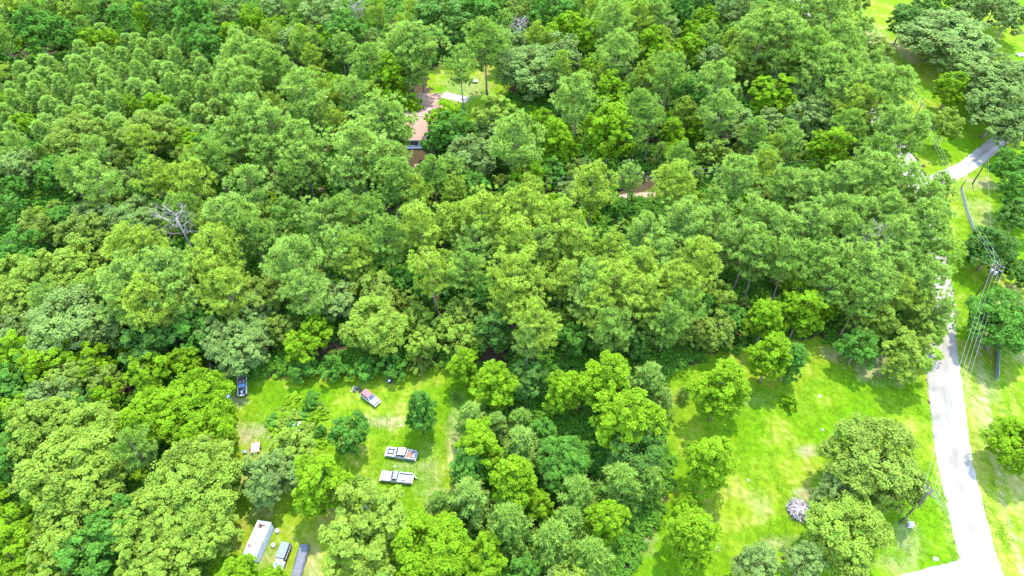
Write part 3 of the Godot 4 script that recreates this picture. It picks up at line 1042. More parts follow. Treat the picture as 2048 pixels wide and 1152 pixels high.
	tree("pine", "yellow", 40.4, -104.8, 21.2, 5.3)
	tree("pine", "pale", 33.5, -107.9, 19.2, 4.7)
	tree("pine", "yellow", 27.4, -103, 20.4, 5.1)
	tree("pine", "yellow", 2.4, -122.5, 21.7, 5.5)
	tree("pine", "yellow", 2.3, -110.5, 23.2, 5.9)
	tree("pine", "yellow", 10.3, -117.5, 22.2, 5.6)
	tree("pine", "pale", 6.4, -111.8, 18.7, 4.5)
	tree("pine", "yellow", 15.1, -109.9, 20.1, 5)
	tree("pine", "yellow", -0.2, -100.5, 22.3, 5.7)
	tree("pine", "yellow", 8.6, -109.1, 15.7, 3.5)
	tree("pine", "yellow", 10.4, -101.6, 18.8, 4.6)
	forest_of("in the pine lot behind the lawn")
	tree("pine", "pale", 48.2, -120.4, 18.9, 4.6)
	tree("pine", "pale", 54.9, -118.2, 21.4, 5.4)
	tree("pine", "pale", 60.3, -117.1, 19.8, 4.9)
	tree("pine", "pale", 68.5, -118.8, 20.7, 5.2)
	tree("pine", "pale", 76, -123.1, 19, 4.6)
	tree("pine", "pale", 79.9, -121.8, 20.1, 5)
	tree("pine", "pale", 87.8, -122.1, 20.1, 5)
	tree("pine", "mid", 75.8, -116, 19.8, 4.9)
	tree("pine", "pale", 86, -113.4, 21.1, 5.3)
	tree("pine", "pale", 52.7, -110.9, 20.2, 5)
	tree("pine", "pale", 48.3, -112.6, 18, 4.3)
	tree("pine", "mid", 55, -108.4, 20, 4.9)
	tree("pine", "mid", 60.3, -105.8, 20.6, 5.1)
	tree("pine", "mid", 66.5, -104.5, 20.5, 5.1)
	tree("pine", "pale", 75.3, -104, 21.2, 5.3)
	tree("pine", "pale", 83.3, -103.5, 19, 4.6)
	forest_of("at the front of the pine lot")
	tree("pine", "yellow", 20.8, -98.3, 21.4, 5.4)
	tree("pine", "yellow", 26.4, -95.2, 20.5, 5.1)
	tree("pine", "yellow", 34.6, -99.2, 20.1, 5)
	tree("pine", "mid", 35.6, -94.8, 17.7, 4.2)
	tree("pine", "yellow", 18.5, -93.4, 19, 4.6)
	tree("pine", "mid", 20.8, -89.1, 18.1, 4.3)
	tree("pine", "mid", 32.3, -91.7, 17.6, 4.1)
	tree("broadleaf", "emerald", 41.9, -101.1, 8.9, 3.3)
	tree("broadleaf", "pale", 37.1, -94.4, 8.8, 3.2)
	tree("broadleaf", "dark", 26.5, -91.3, 10, 3.8)
	tree("broadleaf", "dark", 20.2, -91.2, 9.1, 3.3)
	tree("pine", "yellow", 0.1, -95.7, 19.9, 4.9)
	tree("pine", "yellow", 4.7, -89.3, 19.4, 4.7)
	tree("pine", "pale", 16.9, -99.7, 19.4, 4.8)
	tree("pine", "pale", 16, -95.4, 18.5, 4.4)
	tree("tall_broadleaf", "emerald", -5.8, -102.6, 13.5, 4.1)
	tree("tall_broadleaf", "dark", -3.7, -91.9, 13.9, 4.2)
	tree("broadleaf", "pale", 9.9, -96.7, 8.1, 2.9)
	tree("broadleaf", "emerald", 12.8, -91.3, 10, 3.8)
	forest_of("in the pine lot behind the trucks")
	tree("pine", "pale", -44.8, -120.1, 19.2, 4.7)
	tree("pine", "pale", -46.9, -105.7, 22, 5.6)
	tree("pine", "mid", -53.8, -124.2, 17.1, 4)
	tree("pine", "mid", -39.7, -123.4, 18.7, 4.5)
	tree("pine", "pale", -39.3, -111, 19.4, 4.8)
	tree("pine", "yellow", -35.4, -110.1, 17.9, 4.3)
	tree("pine", "mid", -33.2, -124.1, 17.9, 4.3)
	tree("pine", "mid", -28.8, -115, 19.7, 4.8)
	tree("pine", "yellow", -20.7, -115.3, 22.8, 5.8)
	tree("pine", "yellow", -14.5, -120, 18.5, 4.4)
	tree("pine", "yellow", -6.7, -120.1, 22.4, 5.7)
	tree("pine", "pale", -8.6, -115.3, 18.2, 4.4)
	tree("pine", "yellow", -17.2, -103, 21.1, 5.3)
	tree("pine", "mid", -10.3, -104.1, 19, 4.6)
	forest_of("along the truck clearing")
	tree("broadleaf", "olive", -29.9, -104.2, 12.9, 5.1)
	tree("broadleaf", "grey", -39.2, -101.9, 12.3, 4.9)
	tree("spreading", "pale", -29.2, -93.6, 12.8, 6.5)
	tree("broadleaf", "lime", -41.8, -93.5, 10.1, 3.8)
	tree("broadleaf", "lime", -44.8, -89.1, 9.9, 3.7)
	tree("broadleaf", "olive", -49.7, -94.5, 9.2, 3.4)
	tree("pine", "pale", -43.7, -98.8, 18.7, 4.5)
	tree("broadleaf", "pale", -20.9, -97.1, 9.3, 3.4)
	tree("broadleaf", "pale", -18.8, -90.1, 9.7, 3.6)
	tree("broadleaf", "pale", -15, -94.7, 8.8, 3.2)
	tree("broadleaf", "pale", -10.5, -91.4, 9.8, 3.7)
	tree("broadleaf", "olive", -10.5, -98.1, 10.2, 3.9)
	tree("broadleaf", "emerald", -25.4, -108.7, 9.2, 3.4)
	tree("bush", "emerald", -44.3, -86.2, 5.1, 3.1)
	tree("bush", "emerald", -37.6, -86.2, 5.1, 3.1)
	tree("bush", "emerald", -31.3, -86.1, 5.1, 3.1)
	tree("bush", "emerald", -24.7, -86.2, 5.1, 3.1)
	tree("bush", "olive", -19.7, -87.5, 4, 2.4)
	tree("tall_broadleaf", "lime", -9.7, -83.2, 11.8, 3.4)
	forest_of("in the strip between two lawns")
	tree("tall_broadleaf", "lime", -3.2, -78, 14.7, 4.5)
	tree("broadleaf", "dark", 3.5, -80.1, 10.5, 4)
	tree("tall_broadleaf", "lime", 10, -76.8, 13.6, 4.1)
	tree("tall_broadleaf", "lime", 18.4, -77.2, 17.3, 5.5)
	tree("young_pine", "pale", 27.3, -80.3, 12.2, 4.2)
	tree("tall_broadleaf", "lime", 20.9, -68.1, 19.6, 6.3)
	tree("broadleaf", "dark", 22.8, -63.2, 12.9, 5.2)
	tree("young_pine", "pale", 30.2, -76.9, 8.4, 2.9)
	tree("young_pine", "pale", -7.9, -71.1, 11.1, 3.8)
	tree("young_pine", "pale", -3.3, -70.9, 8.7, 3)
	tree("young_pine", "mid", 1.6, -71.5, 9.3, 3.2)
	tree("tall_broadleaf", "lime", -6.1, -63.6, 15.3, 4.8)
	tree("tall_broadleaf", "emerald", -8.5, -60.8, 12.3, 3.6)
	tree("young_pine", "pale", 1.9, -65.4, 11.9, 4.1)
	tree("spreading", "emerald", 9, -61.8, 10.6, 5)
	tree("tall_broadleaf", "lime", 0.4, -57.4, 14.9, 4.6)
	tree("broadleaf", "lime", 5.4, -54.2, 8, 2.8)
	tree("young_pine", "mid", 11, -54.8, 12.8, 4.4)
	tree("tall_broadleaf", "lime", 16.5, -50.6, 12.7, 3.7)
	tree("young_pine", "mid", 19.4, -57.5, 13, 5)
	tree("young_pine", "mid", 23.9, -57.9, 11.4, 3.9)
	tree("young_pine", "pale", -7.2, -54.4, 12.8, 4.4)
	tree("young_pine", "mid", -0.6, -49.3, 13, 4.6)
	tree("young_pine", "mid", 6.9, -46, 13, 4.9)
	tree("young_pine", "mid", 12.5, -44.2, 13, 4.5)
	tree("young_pine", "mid", 9.7, -50.4, 10.9, 3.8)
	tree("broadleaf", "lime", -4.6, -44.7, 10.3, 3.9)
	tree("young_pine", "mid", -11.9, -80.2, 2.7, 1)
	forest_of("in the truck clearing")
	tree("young_pine", "mid", -12.9, -54.7, 9, 3.1)
	tree("spreading", "lime", -14, -45.9, 12.5, 6.2)
	tree("tall_broadleaf", "lime", -38.4, -40.7, 10.5, 2.9)
	tree("conical", "emerald", -17.7, -72, 14.4, 3.6)
	tree("broadleaf", "emerald", -31, -68.4, 10, 3.8)
	tree("bush", "emerald", -41.4, -78.1, 2.8, 1.7)
	tree("bush", "emerald", -38.3, -71.9, 2.3, 1.4)
	tree("spreading", "grey", -43.6, -59.6, 10.5, 4.9)
	tree("broadleaf", "pale", -40.5, -64.6, 10.6, 4.1)
	tree("tall_broadleaf", "lime", -33, -56.2, 17.2, 5.4)
	tree("broadleaf", "pale", -24.3, -50.3, 16.2, 6.7)
	tree("broadleaf", "pale", -25.2, -45, 15, 6.1)
	forest_of("on the open lawn")
	tree("tall_broadleaf", "lime", 40.2, -75.3, 17.7, 5.6)
	tree("tall_broadleaf", "lime", 35.1, -60.7, 16.1, 5)
	tree("broadleaf", "lime", 31.6, -55.4, 7.3, 2.4)
	tree("tall_broadleaf", "lime", 29.8, -47.7, 15.6, 4.9)
	tree("broadleaf", "grey", 40.2, -42.9, 10.4, 3.9)
	tree("young_pine", "pale", 35.4, -80.2, 4.5, 1.6)
	tree("spreading", "olive", 64.4, -60.3, 15.2, 8)
	tree("broadleaf", "grey", 57.8, -56.6, 9.9, 3.7)
	tree("spreading", "pale", 56.2, -47.8, 12.6, 6.3)
	tree("broadleaf", "grey", 48.4, -44.1, 9.4, 3.5)
	tree("bush", "lime", 57.1, -78.6, 2.9, 1.8)
	forest_of("in woods left of the white container")
	tree("spreading", "lime", -67.6, -70.9, 12.4, 6.2)
	tree("spreading", "lime", -61.2, -74.7, 12, 5.9)
	tree("spreading", "lime", -56.9, -68.2, 10.8, 5.1)
	tree("broadleaf", "dark", -84.7, -74.6, 9.8, 3.7)
	tree("broadleaf", "lime", -80.6, -77, 8.7, 3.1)
	tree("broadleaf", "lime", -96.5, -73.8, 9.6, 3.6)
	tree("broadleaf", "grey", -89.5, -75.1, 11.5, 4.5)
	tree("broadleaf", "emerald", -99.2, -77.4, 10.8, 4.1)
	tree("spreading", "pale", -88.4, -68, 13.1, 6.7)
	tree("spreading", "pale", -78.5, -67.3, 11.9, 5.9)
	tree("broadleaf", "emerald", -91.9, -63.7, 12.5, 5)
	tree("spreading", "pale", -76.7, -58.1, 15.9, 8.5)
	tree("spreading", "pale", -55.4, -58, 13.7, 7)
	tree("broadleaf", "pale", -51.4, -57.5, 9.9, 3.7)
	tree("spreading", "pale", -61.8, -51.3, 12, 5.9)
	tree("spreading", "pale", -55.7, -49.8, 10.9, 5.2)
	tree("spreading", "pale", -53.7, -52.8, 10.2, 4.7)
	tree("broadleaf", "emerald", -67.5, -49.2, 11.7, 4.6)
	tree("spreading", "pale", -75.3, -49.9, 11.9, 5.9)
	tree("broadleaf", "lime", -86.1, -51.2, 10, 3.8)
	tree("broadleaf", "emerald", -70, -44.7, 11.8, 4.7)
	tree("broadleaf", "pale", -75.3, -43.7, 11.1, 4.3)
	tree("broadleaf", "lime", -81.4, -43.8, 12.5, 5)
	tree("broadleaf", "pale", -60.1, -44.1, 11.8, 4.6)
	tree("broadleaf", "pale", -55.1, -43.3, 11.8, 4.6)
	tree("broadleaf", "pale", -50, -47.6, 10.2, 3.9)
	tree("tall_broadleaf", "lime", -44.6, -41.2, 12.2, 3.5)
	tree("broadleaf", "olive", -88, -79.3, 11.7, 4.6)
	tree("broadleaf", "olive", -82.4, -80.8, 8.8, 3.2)
	forest_of("in woods left of the truck clearing")
	tree("pine", "pale", -79.9, -99.6, 22.3, 5.6)
	tree("pine", "pale", -75, -101.7, 21.7, 5.5)
	tree("pine", "yellow", -74.2, -94.5, 21.8, 5.5)
	tree("pine", "pale", -70.7, -96.7, 20.6, 5.1)
	tree("pine", "pale", -80.6, -94.8, 19.8, 4.9)
	tree("pine", "yellow", -63.7, -101.4, 21, 5.2)
	tree("pine", "yellow", -60, -97.9, 20, 4.9)
	tree("spreading", "pale", -101.3, -108.1, 14.9, 7.8)
	tree("spreading", "pale", -111.1, -106.4, 12.7, 6.4)
	tree("spreading", "grey", -92.8, -92.5, 15.4, 8.1)
	tree("broadleaf", "olive", -95.9, -101.9, 10.4, 4)
	tree("broadleaf", "pale", -105.1, -101.7, 11.8, 4.6)
	tree("broadleaf", "olive", -109.2, -98.3, 11.6, 4.6)
	tree("broadleaf", "grey", -107.6, -93.1, 11, 4.2)
	tree("broadleaf", "lime", -104.4, -96.1, 7.9, 2.7)
	tree("bush", "lime", -82.9, -90.2, 4.4, 2.7)
	tree("broadleaf", "dark", -76.1, -88.8, 12.6, 5)
	tree("broadleaf", "emerald", -67.7, -93.2, 11.9, 4.7)
	tree("spreading", "grey", -57.1, -88.4, 11.9, 5.9)
	tree("broadleaf", "grey", -57.2, -98.1, 11.2, 4.3)
	tree("broadleaf", "olive", -56.8, -102.3, 12.8, 5.1)
	tree("broadleaf", "grey", -63.2, -91.4, 10.9, 4.2)
	tree("broadleaf", "lime", -94, -84, 12.8, 5.1)
	tree("broadleaf", "lime", -102.4, -86.2, 12, 4.7)
	tree("broadleaf", "lime", -86.8, -84.3, 11.1, 4.3)
	tree("broadleaf", "lime", -73.6, -81.6, 11.4, 4.4)
	tree("broadleaf", "emerald", -100, -80.6, 10.9, 4.2)
	fill_forest()
	label_trees()
	undergrowth()
	grass_tufts()
	dead_wood()
	house()
	poles_and_wires()
	clearing_things()
	road_things()
	brush_pile()

var clear_polys: Array = []

func in_clearing(p: Vector2, pad: float) -> bool:
	for poly in clear_polys:
		if Geometry2D.is_point_in_polygon(p, poly):
			return true
		for i in poly.size():
			var q := Geometry2D.get_closest_point_to_segment(p, poly[i], poly[(i + 1) % poly.size()])
			if q.distance_to(p) < pad:
				return true
	return false

func seen_at(p: Vector3) -> Vector2:
	# where a point stands in the view, as multiples of the half picture
	var d := -0.7314 * (p.y - 120.0) - 0.682 * p.z
	var u := 0.682 * (p.y - 120.0) - 0.7314 * p.z
	return Vector2(p.x / d / 0.7496, u / d / 0.4217)

func clearings() -> void:
	clear_polys = [
		PackedVector2Array([Vector2(-66, -86), Vector2(-50, -86.4), Vector2(-15.6, -89), Vector2(-5.8, -86), Vector2(-6, -76), Vector2(-8, -58), Vector2(-16, -49), Vector2(-31, -36), Vector2(-52, -36), Vector2(-56, -57), Vector2(-66, -59), Vector2(-60, -68), Vector2(-61, -80)]),
		PackedVector2Array([Vector2(32, -86), Vector2(41, -91), Vector2(66, -97), Vector2(84, -92), Vector2(95, -100), Vector2(104, -124), Vector2(108, -145), Vector2(111, -165), Vector2(112, -200), Vector2(111, -300), Vector2(260, -300), Vector2(112, -30), Vector2(14, -32), Vector2(22, -48), Vector2(30, -60), Vector2(30, -71)]),
		PackedVector2Array([Vector2(-34, -187), Vector2(-29, -214), Vector2(-21, -224), Vector2(0, -221), Vector2(0, -192), Vector2(-12, -178), Vector2(-20, -178), Vector2(-21, -167), Vector2(-25, -152), Vector2(-28, -152), Vector2(-34, -168)]),
		PackedVector2Array([Vector2(-240, -310), Vector2(-184, -310), Vector2(-186, -262), Vector2(-192, -256), Vector2(-240, -252)]),
		PackedVector2Array([Vector2(29, -156), Vector2(42, -155), Vector2(41, -144), Vector2(28, -144)]),
	]

func fill_forest() -> void:
	clearings()
	rng.seed = 77
	var known := placed.duplicate()
	var spot: Array = []
	var z := -36.0
	while z > -330.0:
		var x := -230.0
		while x < 180.0:
			spot.append(Vector2(x + rng.randf_range(-2.1, 2.1), z + rng.randf_range(-2.1, 2.1)))
			x += 4.2
		z -= 4.2
	for p in spot:
		var v := seen_at(Vector3(p.x, 6, p.y))
		if absf(v.x) > 1.08 or v.y > 1.3 or v.y < -1.25:
			continue
		if in_clearing(p, 2.2):
			continue
		var young: bool = p.x < -88.0 and p.x > -158.0 and p.y < -165.0 and p.y > -232.0
		var near := 99.0
		var best := 1e9
		var where := ""
		for e in known:
			var d := Vector2(e[0], e[1]).distance_to(p)
			if e[4] == "pine":
				d += 1.2
			near = minf(near, d - float(e[2]) * 0.75)
			if d < best:
				best = d
				where = e[3]
		var roll := rng.randf()
		var r := rng.randf_range(2.6, 3.6)
		var kind := "young_pine"
		var tone := "pale"
		var h := rng.randf_range(9.0, 12.0)
		if young:
			r = rng.randf_range(3.2, 4.6)
			h = rng.randf_range(6.5, 11.5)
			if roll < 0.14:
				kind = "broadleaf"
				tone = ["lime", "pale", "grey"][rng.randi() % 3]
		elif p.y < -262.0:
			kind = "broadleaf" if roll < 0.6 else "pine"
			r = rng.randf_range(4.0, 5.5)
			h = rng.randf_range(14.0, 19.0)
			tone = ["emerald", "grey", "lime", "dark"][rng.randi() % 4] if kind == "broadleaf" else "pale"
		elif roll < 0.22:
			kind = "pine"
			r = rng.randf_range(3.0, 4.0)
			h = rng.randf_range(14.0, 18.0)
			tone = ["pale", "yellow", "mid"][rng.randi() % 3]
		elif roll < 0.62:
			kind = "broadleaf"
			r = rng.randf_range(2.6, 3.6)
			h = rng.randf_range(6.5, 10.0)
			tone = ["emerald", "grey", "lime", "pale", "olive", "emerald"][rng.randi() % 6]
		elif roll < 0.72:
			r = rng.randf_range(2.0, 2.8)
			h = rng.randf_range(6.0, 9.0)
		else:
			kind = "bush"
			r = rng.randf_range(1.8, 2.8)
			h = rng.randf_range(2.6, 4.5)
			tone = ["emerald", "lime", "olive", "dark"][rng.randi() % 4]
		if near < r * (0.5 if young or kind == "bush" else 0.58):
			continue
		if counted.get(kind, 0) >= 298:
			continue
		zone = where
		tree(kind, tone, p.x, p.y, h, r)
		known.append(placed[-1])

func undergrowth() -> void:
	# low leafy growth on the forest floor, too many to count
	rng.seed = 55
	f_begin()
	for i in 7:
		clump(Vector3(rng.randf_range(-0.7, 0.7), rng.randf_range(0.2, 0.6), rng.randf_range(-0.7, 0.7)), rng.randf_range(0.35, 0.55), Vector3.UP, 16, 0.2, rng.randf_range(0.5, 0.8))
	var m := f_end()
	var spots: Array = []
	for i in 42000:
		var z := rng.randf_range(-300, -38)
		var x := rng.randf_range(-1, 1) * (70.0 - z * 0.66)
		var p := Vector2(x, z)
		if x > 112.0 or in_clearing(p, -0.5):
			continue
		if n1.get_noise_2d(x * 1.5, z * 1.5) > 0.36:
			continue
		spots.append(p)
	var mm := MultiMesh.new()
	mm.transform_format = MultiMesh.TRANSFORM_3D
	mm.mesh = m
	mm.instance_count = spots.size()
	for i in spots.size():
		var s := rng.randf_range(0.8, 2.1)
		mm.set_instance_transform(i, Transform3D(Basis(Vector3.UP, rng.randf() * TAU).scaled(Vector3(s, s * rng.randf_range(0.7, 1.2), s)), Vector3(spots[i].x, 0, spots[i].y)))
	var o := MultiMeshInstance3D.new()
	o.name = "undergrowth"
	o.multimesh = mm
	o.material_override = leaf_mat(0.085, 0.215, 0.02, 0.8)
	o.set_meta("kind", "stuff")
	tag(o, "low leafy undergrowth on the forest floor between the trunks", "undergrowth")
	add_child(o)

func grass_tufts() -> void:
	rng.seed = 56
	f_begin()
	for i in 9:
		var d := (Vector3.UP + unit() * 0.8).normalized()
		needle(Vector3(rng.randf_range(-0.25, 0.25), 0, rng.randf_range(-0.25, 0.25)), d, rng.randf_range(0.1, 0.2), 0.035, shade_of(0.8, 0.18, 0.12))
	var m := f_end()
	var spots: Array = []
	var areas := [Rect2(-70, -90, 66, 56), Rect2(14, -98, 78, 66), Rect2(80, -150, 60, 118)]
	var tries := [16000, 20000, 18000]
	for a in 3:
		for i in int(tries[a]):
			var p := Vector2(rng.randf_range(areas[a].position.x, areas[a].end.x), rng.randf_range(areas[a].position.y, areas[a].end.y))
			if absf(p.x - road_x(p.y)) < 3.15:
				continue
			if not (Geometry2D.is_point_in_polygon(p, clear_polys[0]) or Geometry2D.is_point_in_polygon(p, clear_polys[1])):
				continue
			if n2.get_noise_2d(p.x, p.y) + n1.get_noise_2d(p.x, p.y) > rng.randf_range(-0.2, 0.3):
				continue
			if p.y > -46.5 and p.x > 40.0 and p.y > -46.5 + (80.0 - p.x) * 0.06:
				continue
			spots.append(p)
	var mm := MultiMesh.new()
	mm.transform_format = MultiMesh.TRANSFORM_3D
	mm.mesh = m
	mm.instance_count = spots.size()
	for i in spots.size():
		var s := rng.randf_range(0.6, 1.5)
		mm.set_instance_transform(i, Transform3D(Basis(Vector3.UP, rng.randf() * TAU).scaled(Vector3(s * 1.4, s * 0.8, s * 1.4)), Vector3(spots[i].x, 0.01, spots[i].y)))
	var o := MultiMeshInstance3D.new()
	o.name = "grass"
	o.multimesh = mm
	o.material_override = leaf_mat(0.135, 0.265, 0.01, 0.9)
	o.set_meta("kind", "stuff")
	tag(o, "short tufts of bright green grass over the lawns and verges", "grass")
	add_child(o)

func road_x(z: float) -> float:
	if z > -57.0:
		return 84.0 + (z + 57.0) * -0.22
	if z > -108.0:
		return 84.0 + (-57.0 - z) * 0.337
	return 101.2 + (-108.0 - z) * 0.29

func dead_wood() -> void:
	rng.seed = 61
	var grey := mat(0.24, 0.205, 0.185, 0.95)
	var rows := [
		["dead bare grey tree leaning among pines left of the lot", Vector3(-76.8, 0, -118.5), 20.5, 2, 0.3],
		["dead pinkish grey twiggy tree in the back right of the pine lot", Vector3(80.8, 0, -114.2), 19.5, 3, 0.22],
		["dead twiggy tree in the woods behind the house yard", Vector3(2.8, 0, -220), 17.0, 3, 0.24],
		["bare white branches showing in the far upper left woods", Vector3(-54.5, 0, -232), 17.0, 2, 0.24],
	]
	for e in rows:
		var o := thing("dead_tree", e[0], "dead tree", e[1], 0.0, "dead trees")
		var st := st_new(false)
		var h: float = e[2]
		tube(st, [Vector3(0, -0.2, 0), Vector3(0.2, h * 0.4, 0.1), Vector3(-0.2, h * 0.8, 0)], [e[4], float(e[4]) * 0.8, float(e[4]) * 0.5], 7)
		part("trunk", done(st), grey, o)
		for k in 14:
			var lm := st_new(false)
			var y := h * lerpf(0.55, 0.85, k / 13.0)
			var a := k * 2.4
			bare_limbs(lm, Vector3(0, y, 0), Vector3(cos(a), 0.55, sin(a)).normalized(), h * rng.randf_range(0.09, 0.16), 0.08, 3)
			part("limb", done(lm), grey, o)
	var f := thing("fallen_branches", "pale fallen dead branches in the shade beside the stripped car", "dead branches", Vector3(-64.5, 0.1, -85.2))
	for k in 9:
		var lm := st_new(false)
		var a := k * 0.7
		bare_limbs(lm, Vector3(0, 0.3, 0), Vector3(cos(a), 0.35, sin(a)).normalized(), rng.randf_range(1.2, 2.0), 0.07, 2)
		part("branch", done(lm), mat(0.26, 0.22, 0.19, 0.95), f)
	# white upper limbs that show through two crowns by the road
	for e in [["forked white dead limbs rising from the pale tree by the pole", Vector3(58.4, 6.5, -54.6)], ["white dead limbs showing through the big roadside tree crown", Vector3(66.4, 9.6, -57)]]:
		var o := thing("dead_limbs", e[0], "dead limbs", e[1], 0.0, "dead limbs in roadside crowns")
		for k in 4:
			var lm := st_new(false)
			bare_limbs(lm, Vector3(0, -2.0, 0), (Vector3(cos(k * 1.7), 1.1, sin(k * 1.7))).normalized(), 2.0, 0.07, 2)
			part("limb", done(lm), mat(0.26, 0.24, 0.225, 0.9), o)

func house() -> void:
	var o := thing("house", "long low house with pinkish brown roof and dark front wall", "house", Vector3(-28.5, 0, -177))
	var roof_m := worn(mat(0.3, 0.185, 0.135, 0.9), noise_tex(0.05, 0.72, 1.0, 31), 0.5)
	var wall_m := mat(0.07, 0.05, 0.055, 0.85)
	var trim := mat(0.6, 0.58, 0.55, 0.7)
	box_part(o, "wall", Vector3(0, 1.35, 0), Vector3(13, 2.8, 15.0), wall_m, 0.02)
	var slope := func(x0: float, x1: float, z0: float, y0: float, z1: float, y1: float) -> void:
		# courses of roofing, each lapped over the one below
		var n := 12
		for k in n:
			var a := k / float(n)
			var b := (k + 1) / float(n) + 0.02
			var st := st_new()
			var p := Vector3(x0, lerpf(y0, y1, a) + 0.05, lerpf(z0, z1, a))
			var q := Vector3(x0, lerpf(y0, y1, b) + 0.01, lerpf(z0, z1, b))
			plate(st, p, Vector3(x1, p.y, p.z), Vector3(x1, q.y, q.z), q, 0.05)
			part("roof_course", done(st), roof_m, o)
	(slope as Callable).call(-7.0, 7.0, 8.3, 2.75, -1.0, 5.0)
	(slope as Callable).call(-7.0, 7.0, -10.0, 2.9, -0.9, 5.05)
	box_part(o, "roof_ridge", Vector3(0, 5.1, -0.95), Vector3(14.1, 0.14, 0.36), mat(0.3, 0.19, 0.15, 0.9), 0.04)
	box_part(o, "porch_rail", Vector3(0, 0.8, 8.2), Vector3(10, 0.12, 0.1), trim, 0.02)
	box_part(o, "fascia", Vector3(0, 2.62, 8.32), Vector3(14, 0.18, 0.06), trim, 0.02)
	box_part(o, "porch_floor", Vector3(0, 0.2, 8.0), Vector3(11, 0.3, 1.6), mat(0.4, 0.4, 0.42, 0.8), 0.03)
	for x in [-4.5, -1.0, 3.2]:
		var w := box_part(o, "window", Vector3(x, 1.5, 7.53), Vector3(1.2, 1.2, 0.08), trim, 0.02)
		box_part(w, "pane", Vector3(x, 1.5, 7.585), Vector3(1.0, 1.0, 0.03), glass, 0.005)
	box_part(o, "door", Vector3(1.1, 1.15, 7.53), Vector3(0.95, 2.05, 0.08), trim, 0.02)
	var ch := box_part(o, "chimney", Vector3(3.5, 5.3, -3.0), Vector3(0.8, 1.4, 0.6), mat(0.3, 0.14, 0.1, 0.9), 0.03)
	box_part(ch, "cap", Vector3(3.5, 6.04, -3.0), Vector3(0.95, 0.1, 0.75), trim, 0.02)
	box_part(o, "rear_wing_wall", Vector3(2.2, 1.2, -13.0), Vector3(6.5, 2.4, 7.5), wall_m, 0.02)
	(slope as Callable).call(-1.4, 5.8, -17.2, 3.0, -9.6, 3.2)
	var slab := struct("concrete_slab", slab_mesh(Vector3(-18.5, 0.03, -196.5), Vector3(9, 0.08, 3.6), -22.0), mat(0.22, 0.17, 0.15, 0.9))
	slab.set_meta("label", "pale pinkish concrete slab behind the house")
	var c := thing("yard_table", "small white table on the sunny yard beyond the house", "table", Vector3(-12.4, 0, -205.7))
	box_part(c, "top", Vector3(0, 0.72, 0), Vector3(1.9, 0.07, 1.1), white_paint, 0.02)
	for q in [[-0.8, -0.4], [0.8, -0.4], [-0.8, 0.4], [0.8, 0.4]]:
		box_part(c, "leg", Vector3(q[0], 0.34, q[1]), Vector3(0.07, 0.69, 0.07), white_paint, 0.01)
	# a pale roof glimpsed through the far pines, and a bench at the right edge
	var s := thing("shed", "pale roofed shed glimpsed through the far pines by the road", "shed", Vector3(105.0, 0, -247), 25.0)
	box_part(s, "wall", Vector3(0, 1.2, 0), Vector3(5, 2.4, 4), mat(0.5, 0.48, 0.45, 0.8), 0.02)
	for k in [-1, 1]:
		var st := st_new()
		plate(st, Vector3(-2.8, 3.4, 0), Vector3(2.8, 3.4, 0), Vector3(2.8, 2.3, k * 2.4), Vector3(-2.8, 2.3, k * 2.4), 0.06)
		part("roof", done(st), mat(0.62, 0.58, 0.6, 0.7), s)
	var b := thing("picnic_table", "weathered grey picnic table at the right edge of the far yard", "picnic table", Vector3(178.5, 0, -223.6), 8.0)
	for k in 4:
		box_part(b, "plank", Vector3(0, 0.75, -0.36 + k * 0.24), Vector3(2.4, 0.05, 0.22), mat(0.42, 0.38, 0.36, 0.9), 0.01)
	for k in [-1, 1]:
		box_part(b, "bench", Vector3(0, 0.45, k * 0.85), Vector3(2.4, 0.06, 0.3), mat(0.42, 0.38, 0.36, 0.9), 0.01)
		box_part(b, "leg", Vector3(k * 0.8, 0.36, 0), Vector3(0.1, 0.7, 1.5), mat(0.36, 0.33, 0.3, 0.9), 0.01)

func slab_mesh(at: Vector3, s: Vector3, turn: float) -> ArrayMesh:
	var st := st_new()
	bx(st, Vector3.ZERO, s, 0.02)
	var m := done(st)
	var t := SurfaceTool.new()
	t.append_from(m, 0, Transform3D(Basis(Vector3.UP, deg_to_rad(turn)), at))
	return t.commit()

